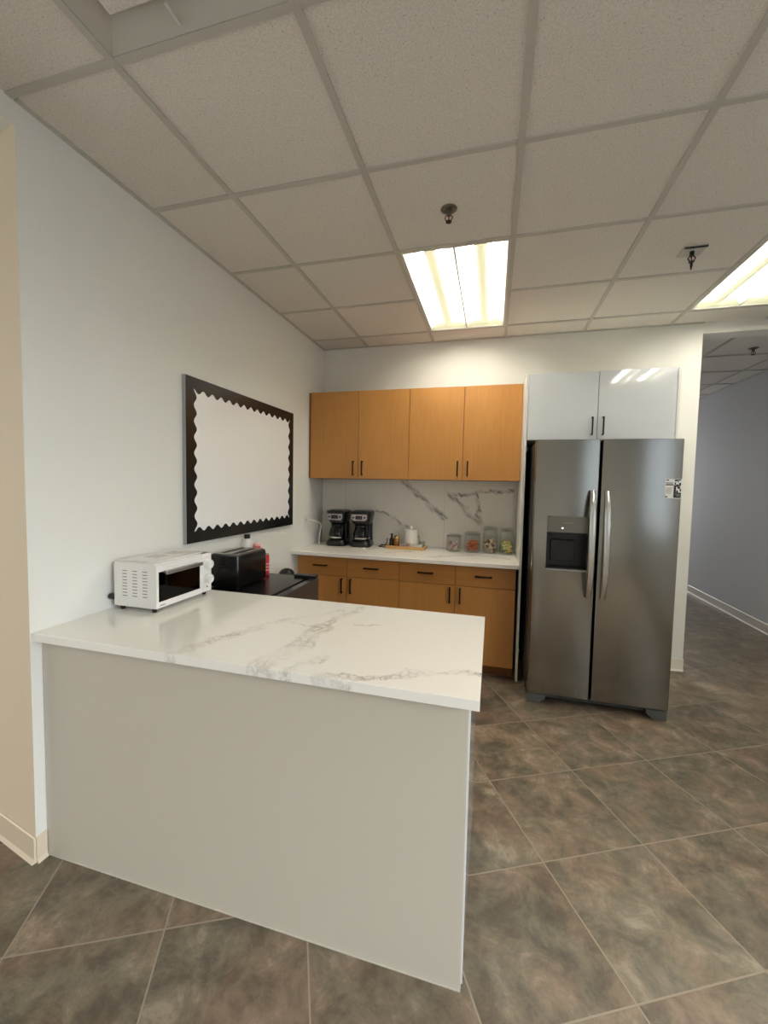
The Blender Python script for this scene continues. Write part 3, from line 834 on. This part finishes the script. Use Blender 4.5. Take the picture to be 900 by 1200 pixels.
g = MB(); g.box(ox1 + .003, ox1 + .006, oy0 + .0132, yc - .0152, oz0 + .0262, oz1 - .0352); part('door_glass', g, M_smoke, dr)
h = MB(); h.box(dxo + .02, dxo + .03, oy0 + .03, yc - .03, oz1 - .046, oz1 - .03, bev=.003)
for yy in (oy0 + .04, yc - .05): h.box(dxo - .001, dxo + .021, yy, yy + .012, oz1 - .042, oz1 - .032)
part('door_handle', h, M_alu, dr)
l = MB(); l.box(dxo, dxo + .0005, oy0 + .018, oy0 + .05, oz0 + .009, oz0 + .014); part('nameplate', l, M_inkgrey, dr)
c = MB(); c.box(ox1 - .02, dxo, yc, oy1, oz0, oz1, bev=.003); pn = part('control_panel', c, M_ovenw, r)
for zz in (.960, 1.032):
    kb = MB(); kb.lathe([(0, dxo), (.024, dxo), (.022, dxo + .022), (.019, dxo + .026), (0, dxo + .026)], (0, (yc + oy1) / 2, zz), n=24, axis='x')
    kb.box(dxo + .024, dxo + .031, (yc + oy1) / 2 - .003, (yc + oy1) / 2 + .003, zz - .017, zz + .017, bev=.0015)
    part('knob', kb, M_white, pn)
c = MB(); c.cyl(.004, dxo, dxo + .0015, (0, (yc + oy1) / 2, oz0 + .024), axis='x', n=12); part('indicator_lamp', c, M_ink, pn)
for xx in (ox0 + .025, ox1 - .02):
    for yy in (oy0 + .02, oy1 - .02):
        f = MB(); f.lathe([(0, CT + .0005), (.009, CT + .0005), (.011, oz0 - .0005), (0, oz0 - .0005)], (xx, yy, 0), n=14); part('foot', f, M_blackp, r)
s_ = MB(); s_.cyl(.013, .004, ox0 - .001, (0, oy0 + .004, oz0 + .035), axis='x', n=16, bev=.003); part('wall_spacer', s_, M_blackp, r)

# ------------------------------------------------------------------ mini fridge and what stands on it
mx0, mx1, my0, my1, mt = .03, .545, -1.86, -1.33, .84
r = thing('mini_fridge', 'black mini fridge with glossy top behind the peninsula at the left wall', 'mini fridge', ((mx0 + mx1) / 2, (my0 + my1) / 2, 0))
c = MB(); c.box(mx0, mx1 - .06, my0, my1, .025, mt - .03, bev=.004); part('body', c, M_blackmat, r)
c = MB(); c.box(mx0, mx1 - .058, my0, my1, mt - .0295, mt, bev=.005); tp_ = part('top', c, M_blackgloss, r)
c = MB(); c.box(mx1 - .05, mx1, my0 + .001, my1 - .001, .03, mt - .004, bev=.006); dr = part('door', c, mat('dark_grey_door', (52, 52, 54), .25, coat=.3), r)
c = MB(); c.box(mx1 - .058, mx1 - .0505, my0 + .01, my1 - .01, .04, mt - .02); part('door_gasket', c, M_blackmat, r)
c = MB(); c.box(mx1 - .15, mx1 - .002, my1 - .055, my1 - .004, mt + .0005, mt + .016, bev=.004); part('hinge_cover', c, M_blackp, r)
for xx in (mx0 + .05, mx1 - .1):
    for yy in (my0 + .05, my1 - .05):
        f = MB(); f.cyl(.018, .0005, .0245, (xx, yy, 0), n=14); part('foot', f, M_blackp, r)
# toaster
tx0, tx1, ty0, ty1, tz0, tz1 = .065, .258, -1.785, -1.475, mt + .008, 1.03
r = thing('toaster', 'black long-slot toaster with brushed metal top behind the toaster oven', 'toaster', ((tx0 + tx1) / 2, (ty0 + ty1) / 2, mt))
b_ = MB(); b_.loft([rrect(tx0 + .004, tx1 - .004, ty0 + .004, ty1 - .004, tz0, .02), rrect(tx0, tx1, ty0, ty1, tz0 + .012, .022), rrect(tx0, tx1, ty0, ty1, tz1 - .03, .022), rrect(tx0 + .004, tx1 - .004, ty0 + .004, ty1 - .004, tz1 - .006, .022), rrect(tx0 + .012, tx1 - .012, ty0 + .012, ty1 - .012, tz1 - .001, .02)])
bd = part('body', b_, M_blackgloss, r)
t_ = MB(); xm = (tx0 + tx1) / 2
ys = (ty0 + .03, ty0 + .055, ty1 - .055, ty1 - .03)
for xa, xb in ((tx0 + .018, xm - .052), (xm - .022, xm + .022), (xm + .052, tx1 - .018)): t_.box(xa, xb, ys[0] - .01, ys[3] + .01, tz1 - .002, tz1 + .002, bev=.001)
for ya, yb in ((ys[0] - .01, ys[1] - .005), (ys[2] + .005, ys[3] + .01)): 
    for xa, xb in ((xm - .052, xm - .022), (xm + .022, xm + .052)): t_.box(xa, xb, ya, yb, tz1 - .002, tz1 + .0019)
part('top_plate', t_, M_steelv, r)
s_ = MB()
for xa, xb in ((xm - .052, xm - .022), (xm + .022, xm + .052)): s_.box(xa + .001, xb - .001, ys[1] - .004, ys[2] + .004, tz1 - .0015, tz1 - .0002)
part('toast_slots', s_, M_blackmat, bd)
s_ = MB(); s_.box(xm - .025, xm + .025, ty0 - .012, ty0 - .0005, tz1 - .075, tz1 - .062, bev=.003); part('lever', s_, M_blackp, bd)
for xx in (tx0 + .03, tx1 - .03):
    for yy in (ty0 + .04, ty1 - .04):
        f = MB(); f.cyl(.01, mt + .0005, tz0 + .002, (xx, yy, 0), n=12); part('foot', f, M_blackp, r)
# bottle, small jar, red can
r = thing('bottle', 'white bottle with a black cap standing behind the black toaster', 'bottle', (.058, -1.385, mt))
b_ = MB(); b_.lathe([(0, mt + .0005), (.036, mt + .0005), (.04, mt + .006), (.04, mt + .17), (.037, mt + .19), (.018, mt + .222), (.016, mt + .235), (0, mt + .235)], (.058, -1.385, 0)); part('bottle_body', b_, M_white, r)
b_ = MB(); b_.cyl(.0195, mt + .2285, mt + .256, (.058, -1.385, 0), bev=.003); part('cap', b_, M_blackp, r)
b_ = MB(); b_.lathe([(.0403, mt + .06), (.0404, mt + .061), (.0404, mt + .15), (.0403, mt + .151)], (.058, -1.385, 0)); part('bottle_label', b_, M_inkgrey, r)
r = thing('spice_shaker', 'small red shaker with a pale pink lid between the white bottle and red can', 'shaker', (.132, -1.39, mt))
b_ = MB(); b_.lathe([(0, mt + .0005), (.025, mt + .0005), (.026, mt + .004), (.026, mt + .178), (.022, mt + .184), (0, mt + .184)], (.132, -1.39, 0)); part('shaker_body', b_, M_red, r)
b_ = MB(); b_.lathe([(.0235, mt + .1845), (.024, mt + .198), (.018, mt + .205), (0, mt + .206)], (.132, -1.39, 0)); part('lid', b_, M_pink, r)
r = thing('drink_can', 'red can with pale lettering bands standing right of the black toaster', 'can', (.19, -1.39, mt))
b_ = MB(); b_.lathe([(0, mt + .0005), (.025, mt + .0005), (.03, mt + .009), (.03, mt + .123), (.026, mt + .134), (0, mt + .134)], (.19, -1.39, 0)); part('can_body', b_, M_red, r)
b_ = MB()
for z_ in (.03, .05, .07): b_.lathe([(.0301, mt + z_), (.0303, mt + z_ + .001), (.0303, mt + z_ + .008), (.0301, mt + z_ + .009)], (.19, -1.39, 0))
part('lettering_band', b_, M_pink, r)
b_ = MB(); b_.lathe([(.026, mt + .1345), (.027, mt + .137), (.025, mt + .1375), (.022, mt + .1355), (0, mt + .1355)], (.19, -1.39, 0)); part('can_lid', b_, M_alu, r)
# slim bin behind the mini fridge
r = thing('waste_bin', 'slim black round-topped bin showing just above the mini fridge', 'bin', (.118, -.95, 0))
b_ = MB(); b_.lathe([(0, .0005), (.054, .0005), (.058, .02), (.06, .725), (0, .725)], (.118, -.95, 0)); part('bin_body', b_, M_blackmat, r)
b_ = MB(); b_.lathe([(.061, .7255), (.061, .74), (.056, .763), (.04, .783), (.018, .793), (0, .794)], (.118, -.95, 0)); part('dome_lid', b_, M_blackp, r)

# ------------------------------------------------------------------ coffee makers
def make_coffee(label):
    r = thing('coffee_maker', label, 'coffee maker', (0, 0, 0), 'coffee makers on the back counter')
    W = .088
    b_ = MB()
    b_.loft([rrect(-W, W, -.115, .115, .0005, .05), rrect(-W - .006, W + .006, -.12, .118, .008, .055), rrect(-W - .005, W + .005, -.12, .118, .03, .055), rrect(-W + .006, W - .006, -.108, .115, .05, .05), rrect(-W + .01, W - .01, -.1, .11, .056, .05)])
    part('base', b_, M_blackp, r)
    b_ = MB()
    b_.loft([rrect(-W + .003, W - .003, .022, .115, .05, .03), rrect(-W + .007, W - .007, .024, .112, .12, .03), rrect(-W + .006, W - .006, .022, .115, .21, .03)])
    part('water_column', b_, M_blackp, r)
    b_ = MB()
    b_.loft([rrect(-W + .014, W - .014, -.085, .115, .205, .05), rrect(-W + .006, W - .006, -.1, .117, .225, .05), rrect(-W, W, -.106, .118, .262, .05), rrect(-W - .008, W + .008, -.11, .12, .305, .05)])
    hd_ = part('brew_head', b_, M_blackp, r)
    b_ = MB(); b_.loft([rrect(-W - .009, W + .009, -.111, .121, .3055, .05), rrect(-W - .007, W + .007, -.109, .119, .318, .05), rrect(-W + .02, W - .02, -.09, .1, .326, .045)])
    ld = part('lid', b_, M_blackp, hd_)
    # silver control panel with screen and two buttons
    b_ = MB(); b_.prism([(-.076, .294), (.06, .294), (.06, .252), (.044, .238), (-.06, .238), (-.076, .252)], -.118, -.1, axis='y')
    cp_ = part('control_panel', b_, M_silver, hd_)
    b_ = MB(); b_.box(-.04, .02, -.1195, -.1175, .25, .282, bev=.0008, seg=1); sc_ = part('screen', b_, M_screen, cp_)
    return r, ld, cp_
def finish_coffee(r, cp_):
    for xx in (-.059, .041):
        b_ = MB(); b_.cyl(.0085, -.1215, -.117, (xx, 0, .266), axis='y', n=16); part('button', b_, M_blackp, cp_)
    b_ = MB()
    for k in range(4):
        x_ = -.026 + k * .0085 + (.003 if k > 1 else 0)
        b_.box(x_, x_ + .0055, -.12, -.1193, .261, .262); b_.box(x_, x_ + .0055, -.12, -.1193, .271, .272); b_.box(x_ + .0045, x_ + .0055, -.12, -.1193, .2615, .2715)
    part('clock_digits', b_, M_digit, cp_)
    # carafe
    b_ = MB(); b_.lathe([(.05, .062), (.066, .066), (.073, .085), (.074, .11), (.066, .145), (.052, .172), (.05, .18)], (0, -.046, 0), n=36)
    ca = part('carafe', b_, M_carafe, r)
    b_ = MB(); b_.lathe([(0, .0615), (.049, .0615), (.064, .067), (.071, .086), (.0718, .11), (.0645, .143), (.053, .168), (0, .168)], (0, -.046, 0), n=36); part('coffee', b_, M_screen, ca)
    b_ = MB(); b_.lathe([(.0725, .072), (.0755, .074), (.0765, .083), (.0745, .085)], (0, -.046, 0), n=36); part('metal_band', b_, M_chrome, ca)
    b_ = MB(); b_.lathe([(.05, .1805), (.056, .182), (.056, .194), (.03, .2), (0, .2)], (0, -.046, 0), n=30); part('carafe_lid', b_, M_blackp, ca)
    b_ = MB(); b_.tube([(.045, -.088, .186), (.062, -.112, .18), (.066, -.12, .14), (.058, -.1, .1)], [.008, .008, .007, .006], n=10); part('carafe_handle', b_, M_blackp, ca)
    b_ = MB(); b_.cyl(.072, .0565, .0612, (0, -.046, 0), n=32); part('hot_plate', b_, M_blackm, r)
r1, ld1, cp1 = make_coffee('black coffee maker nearest the left wall, with a pale glare strip on its lid')
finish_coffee(r1, cp1)
r2 = copy_tree(r1); r2['label'] = 'black coffee maker nearer the wooden tray, with a plain black lid'
b_ = MB(); b_.box(-.045, .06, -.07, -.01, .3265, .331, bev=.0015); part('lid_glare', b_, M_silver, ld1)  # pale slab standing in for a reflection on the lid
r1.location = (.232, -.155, CT); r2.location = (.460, -.145, CT)
for o_ in (r1, r2): o_.rotation_euler.z = math.radians(6)
cd = MB(); z_ = CT + .005
cd.tube([(.607, -.03, z_), (.64, -.05, z_), (.70, -.1, z_), (.70, -.155, z_), (.655, -.17, z_), (.615, -.14, z_), (.63, -.085, z_), (.66, -.03, z_ + .01), (.668, -.019, z_ + .06)], .004, n=8, steps=6)
tag(part('power_cord', cd, M_blackp, origin=(.63, -.1, CT)), 'looped black cord beside the coffee maker next to the tray', 'cord')

# outlet and white cord on the left wall
r = thing('wall_outlet', 'white outlet plate on the left wall above the back counter', 'outlet', (0, -.39, 1.09))
b_ = MB(); b_.box(.0005, .007, -.43, -.35, 1.03, 1.15, bev=.002); part('cover_plate', b_, M_white, r)
b_ = MB()
for z_ in (1.065, 1.113): b_.box(.0071, .009, -.407, -.373, z_ - .015, z_ + .015, bev=.002)
part('socket', b_, M_whitepan, r)
r = thing('charging_cord', 'white plug and cord drooping from the left wall outlet to the counter', 'cord', (.04, -.3, CT))
b_ = MB(); b_.box(.0095, .032, -.4, -.38, 1.101, 1.125, bev=.004); part('plug', b_, M_cord, r)
b_ = MB(); b_.tube([(.031, -.39, 1.113), (.055, -.34, 1.108), (.075, -.26, 1.085), (.08, -.21, 1.045), (.066, -.2, .99), (.058, -.2, .93), (.056, -.2, CT + .007)], .006, n=10, steps=6); part('cord', b_, M_cord, r)

# ------------------------------------------------------------------ wooden tray and its contents
ax0, ax1, ay0, ay1 = .70, 1.045, -.225, -.05
r = thing('serving_tray', 'light wooden tray on the back counter between coffee makers and jars', 'tray', ((ax0 + ax1) / 2, (ay0 + ay1) / 2, CT))
b_ = MB(); b_.box(ax0 + .006, ax1 - .006, ay0 + .006, ay1 - .006, CT + .0005, CT + .008); part('tray_base', b_, M_tray, r)
b_ = MB(); z1_ = CT + .028
b_.box(ax0, ax1, ay0, ay0 + .008, CT + .001, z1_, bev=.002); b_.box(ax0, ax1, ay1 - .008, ay1, CT + .001, z1_, bev=.002)
b_.box(ax0, ax0 + .008, ay0 + .008, ay1 - .008, CT + .001, z1_, bev=.002); b_.box(ax1 - .008, ax1, ay0 + .008, ay1 - .008, CT + .001, z1_, bev=.002)
part('rim', b_, M_tray, r)
tz = CT + .0085
r = thing('canister', 'round white ceramic canister with knobbed lid in the wooden tray', 'canister', (.905, -.105, tz))
b_ = MB(); b_.lathe([(0, tz), (.052, tz), (.058, tz + .006), (.058, tz + .14), (.055, tz + .145), (0, tz + .145)], (.905, -.105, 0), n=36); part('canister_body', b_, M_ceram, r)
b_ = MB(); b_.lathe([(0, tz + .1455), (.06, tz + .1455), (.061, tz + .152), (.056, tz + .158), (.02, tz + .163), (.012, tz + .168), (.013, tz + .18), (.009, tz + .186), (0, tz + .187)], (.905, -.105, 0), n=36); part('lid', b_, M_ceram, r)
r = thing('syrup_bottle', 'small dark brown bottle at the left end of the wooden tray', 'bottle', (.737, -.14, tz))
b_ = MB(); b_.lathe([(0, tz), (.02, tz), (.021, tz + .003), (.021, tz + .065), (.01, tz + .082), (.009, tz + .1), (0, tz + .1)], (.737, -.14, 0), n=20); part('bottle_body', b_, M_brown, r)
b_ = MB(); b_.cyl(.011, tz + .1005, tz + .118, (.737, -.14, 0), n=16, bev=.002); part('cap', b_, M_blackp, r)
r = thing('honey_jar', 'amber jar with gold lid beside the brown bottle in the tray', 'jar', (.786, -.165, tz))
b_ = MB(); b_.lathe([(0, tz), (.024, tz), (.026, tz + .004), (.026, tz + .07), (.021, tz + .082), (0, tz + .082)], (.786, -.165, 0), n=24); part('jar_body', b_, M_amber, r)
b_ = MB(); b_.lathe([(0, tz + .0825), (.022, tz + .0825), (.0225, tz + .1), (.018, tz + .105), (0, tz + .105)], (.786, -.165, 0), n=24); part('lid', b_, M_gold, r)
b_ = MB(); b_.tube([(.79, -.165, tz + .105), (.796, -.163, tz + .13), (.803, -.16, tz + .15)], .0035, n=8); part('dipper', b_, M_chrome, r)
r = thing('glass_dish', 'low clear glass dish in front of the white canister', 'dish', (.865, -.19, tz))
b_ = MB(); b_.loft([rrect(.82, .91, -.213, -.167, tz, .01), rrect(.815, .915, -.216, -.164, tz + .045, .012)], cap=False); b_.box(.822, .908, -.211, -.169, tz, tz + .003); part('glass', b_, M_glass, r)
b_ = MB()
for k in range(9): b_.box(.826 + k * .009, .832 + k * .009, -.207, -.175, tz + .0035, tz + .036 + .003 * (k % 2), rot=Matrix.Rotation(.12 * (k % 3 - 1), 3, 'Y'), mi=k % 2)
tag(part('tea_packets', b_, [M_pink, M_inkgrey], origin=(.865, -.19, tz)), 'muted packets standing in the clear glass dish on the tray', 'packets', kind='stuff')
r = thing('creamer_dish', 'white rectangular dish at the right front of the wooden tray', 'dish', (.975, -.187, tz))
b_ = MB(); b_.box(.932, 1.02, -.213, -.16, tz, tz + .004)
b_.loft([rrect(.932, 1.02, -.213, -.16, tz + .004, .008), rrect(.926, 1.026, -.215, -.156, tz + .034, .01), rrect(.929, 1.023, -.212, -.159, tz + .034, .008), rrect(.935, 1.017, -.21, -.163, tz + .005, .006)], cap=False)
part('dish_body', b_, M_ceram, r)
place = ['leftmost', 'second from the left', 'third from the left', 'rightmost']
pod = None
for k in range(4):
    x_ = .945 + k * .0205; y_ = -.187 + (.008 if k % 2 else -.008)
    lab = 'tiny white creamer cup in the white tray dish, %s of four' % place[k]
    if pod is None:
        pod = thing('creamer_cup', lab, 'creamer cup', (x_, y_, tz + .0055), 'creamer cups in the white dish')
        b_ = MB(); b_.lathe([(0, tz + .0055), (.0065, tz + .0055), (.0092, tz + .036), (.0098, tz + .0375)], (x_, y_, 0), n=16); part('cup', b_, M_white, pod)
        b_ = MB(); b_.cyl(.0098, tz + .038, tz + .0395, (x_, y_, 0), n=16); part('foil_lid', b_, M_silver, pod)
    else:
        q = copy_tree(pod); q.location = (x_, y_, tz + .0055); q['label'] = lab
r = thing('sugar_bowl', 'small clear glass bowl at the right end of the wooden tray', 'bowl', (1.005, -.1, tz))
b_ = MB(); b_.lathe([(0, tz), (.018, tz), (.022, tz + .006), (.032, tz + .03), (.032, tz + .055), (.03, tz + .055), (.03, tz + .03), (.018, tz + .008), (0, tz + .006)], (1.005, -.1, 0), n=28); part('bowl_body', b_, M_glass, r)
b_ = MB(); b_.tube([(.998, -.1, tz + .012), (.985, -.108, tz + .06), (.975, -.112, tz + .098)], .003, n=8); b_.lathe([(0, -.006), (.008, 0), (0, .006)], (.974, -.112, tz + .103), n=10); part('spoon', b_, M_gold, r)

# ------------------------------------------------------------------ glass jars with their contents
def jar(x, y, R, h, label, neck):
    r = thing('glass_jar', label, 'jar', (x, y, CT), 'lidded glass jars on the back counter')
    z0 = CT + .0005; t = .0025
    if neck:
        prof = [(0, z0), (R - .006, z0), (R, z0 + .008), (R, z0 + h * .66), (R * .86, z0 + h * .78), (R * .84, z0 + h * .86)]
    else:
        prof = [(0, z0), (R - .006, z0), (R, z0 + .008), (R, z0 + h * .72), (R * .92, z0 + h * .8), (R * .92, z0 + h * .84)]
    b_ = MB(); b_.lathe(prof, (x, y, 0), n=36); g_ = part('jar_glass', b_, M_glass, r)
    rr = prof[-1][0]; zt = prof[-1][1]
    b_ = MB(); b_.lathe([(0, zt + .001), (rr + .004, zt + .001), (rr + .006, zt + .006), (rr + .006, zt + h * .08), (rr * .8, z0 + h), (0, z0 + h)], (x, y, 0), n=36); part('lid', b_, M_glass, r)
    b_ = MB(); b_.lathe([(rr + .0062, zt - .001), (rr + .0085, zt + .001), (rr + .0085, zt + .006), (rr + .0062, zt + .008)], (x, y, 0), n=36); part('lid_ring', b_, M_alu, r)
    return r
def fill(name, x, y, R, z0, hgt, n, mats, size, label, kind_shape):
    b_ = MB(); rnd = random.Random(int(x * 1000))
    for k in range(n):
        q = k / n
        a = rnd.random() * 2 * PI; rad = (R - size * 1.0) * math.sqrt(rnd.random())
        px, py, pz = x + rad * math.cos(a), y + rad * math.sin(a), z0 + size * .75 + (hgt - size * 1.5) * q + .002
        rot = Matrix.Rotation(rnd.random() * 6, 3, 'X') @ Matrix.Rotation(rnd.random() * 6, 3, 'Z')
        t = bmesh.new()
        if kind_shape == 'ball': bmesh.ops.create_icosphere(t, subdivisions=2, radius=size)
        else: bmesh.ops.create_cube(t, size=size * 1.5)
        if kind_shape != 'ball': bmesh.ops.bevel(t, geom=t.edges[:], offset=size * .3, segments=2, affect='EDGES')
        sc_ = Vector((1, .8, .62))
        for v in t.verts: v.co = rot @ Vector((v.co.x * sc_.x, v.co.y * sc_.y, v.co.z * sc_.z)) + Vector((px, py, pz))
        b_._merge(t, rnd.randrange(len(mats)), True)
    tag(part(name, b_, mats, origin=(x, y, z0)), label, name.replace('_', ' '), kind='stuff')
JY = -.125
jar(1.287, JY, .062, .148, 'short glass jar of pale wrapped sweets, nearest the wooden tray', False)
fill('sweets', 1.287, JY, .057, CT + .004, .085, 60, M_candy, .013, 'pale pinkish sweets inside the short jar nearest the tray', 'cube')
jar(1.445, JY, .066, .172, 'glass jar filled with orange snacks, second from the tray', False)
fill('snacks', 1.445, JY, .061, CT + .004, .1, 90, M_orange, .013, 'orange snacks filling the second jar from the tray', 'cube')
jar(1.594, JY, .063, .226, 'tall glass jar of tan nuts between orange and yellow jars', True)
fill('nuts', 1.594, JY, .058, CT + .004, .12, 90, M_nuts, .013, 'tan and cream nuts inside the tall jar before the last', 'ball')
jar(1.729, JY, .061, .216, 'tall glass jar of yellow sweets beside the white refrigerator panel', True)
fill('sweets', 1.729, JY, .056, CT + .004, .11, 70, M_lemon, .014, 'yellow wrapped sweets in the jar beside the white panel', 'ball')

# ------------------------------------------------------------------ light
def area(name, loc, rot, sx, sy, power, color):
    l = bpy.data.lights.new(name, 'AREA'); l.shape = 'RECTANGLE'; l.size = sx; l.size_y = sy; l.energy = power; l.color = color
    o = bpy.data.objects.new(name, l); COL.objects.link(o); o.location = loc; o.rotation_euler = rot
    return o
def tilted_area(name, loc, yaw_deg, tilt, sx, sy, power, color, spread=130):
    """area lamp for the windows and the hall fill: faces +y turned by yaw, tipped down like skylight"""
    o = area(name, loc, (0, 0, 0), sx, sy, power, color)
    o.rotation_euler = (math.radians(90 - tilt), 0, math.radians(yaw_deg)); o.data.spread = math.radians(spread)
tilted_area('daylight_right', (XR + .02, (wy0 + wy1) / 2, 1.6), 90, 38, 3.0, 1.6, 58, (.90, .95, 1.0), 105)
tilted_area('daylight_left', (XL - .02, -4.85, 1.5), -90, 25, 2.9, 2.0, 24, (1.0, .92, .78))
for k, (i, j) in enumerate(((2, -3), (-1, -3))):     # added fill lamps under the ceiling behind the camera, no fixtures there
    area('rear_fill', (X1 + (i - .5) * T, Y5 + (j - 6) * T, H - .01), (0, 0, 0), T * .9, T * 1.9, 6, (1.0, .95, .84))
tilted_area('hall_fill', (3.7, YH - .1, 1.5), 180, 12, 1.0, 2.0, 68, (.98, .97, .99), 160)  # added fill lamp, the hall end wall has no window

wd = bpy.data.worlds.new('sky'); S.world = wd; wd.use_nodes = True
wd.node_tree.nodes['Background'].inputs[0].default_value = (.75, .87, 1.0, 1); wd.node_tree.nodes['Background'].inputs[1].default_value = 1.2

# ------------------------------------------------------------------ camera (solved from the ceiling grid)
cx, cy, cz, yaw, pitch, roll, fpx = 1.5998, -3.7841, 1.4371, -.269019, -.0578985, .0188185, 489.53
px_, py_ = 441.976, 596.349
f = Vector((math.sin(yaw) * math.cos(pitch), math.cos(yaw) * math.cos(pitch), math.sin(pitch)))
rv = Vector((math.cos(yaw), -math.sin(yaw), 0)); uv = rv.cross(f)
rr_ = math.cos(roll) * rv + math.sin(roll) * uv; uu_ = -math.sin(roll) * rv + math.cos(roll) * uv
cam = bpy.data.cameras.new('camera'); co = bpy.data.objects.new('camera', cam); COL.objects.link(co)
mw = Matrix.Identity(4)
for k in range(3):
    mw[k][0] = rr_[k]; mw[k][1] = uu_[k]; mw[k][2] = -f[k]; mw[k][3] = (cx, cy, cz)[k]
co.matrix_world = mw
cam.sensor_fit = 'VERTICAL'; cam.sensor_height = 36; cam.lens = fpx / 1200 * 36
cam.shift_x = (450 - px_) / 1200; cam.shift_y = -(600 - py_) / 1200
cam.clip_start = .05
S.camera = co

S.view_settings.view_transform = 'Standard'
S.view_settings.look = 'None'
S.view_settings.gamma = 1
S.view_settings.use_curve_mapping = False
S.view_settings.exposure = 0.68
S.cycles.use_denoising = True
S.cycles.max_bounces = 10
S.cycles.diffuse_bounces = 5
S.cycles.transparent_max_bounces = 16
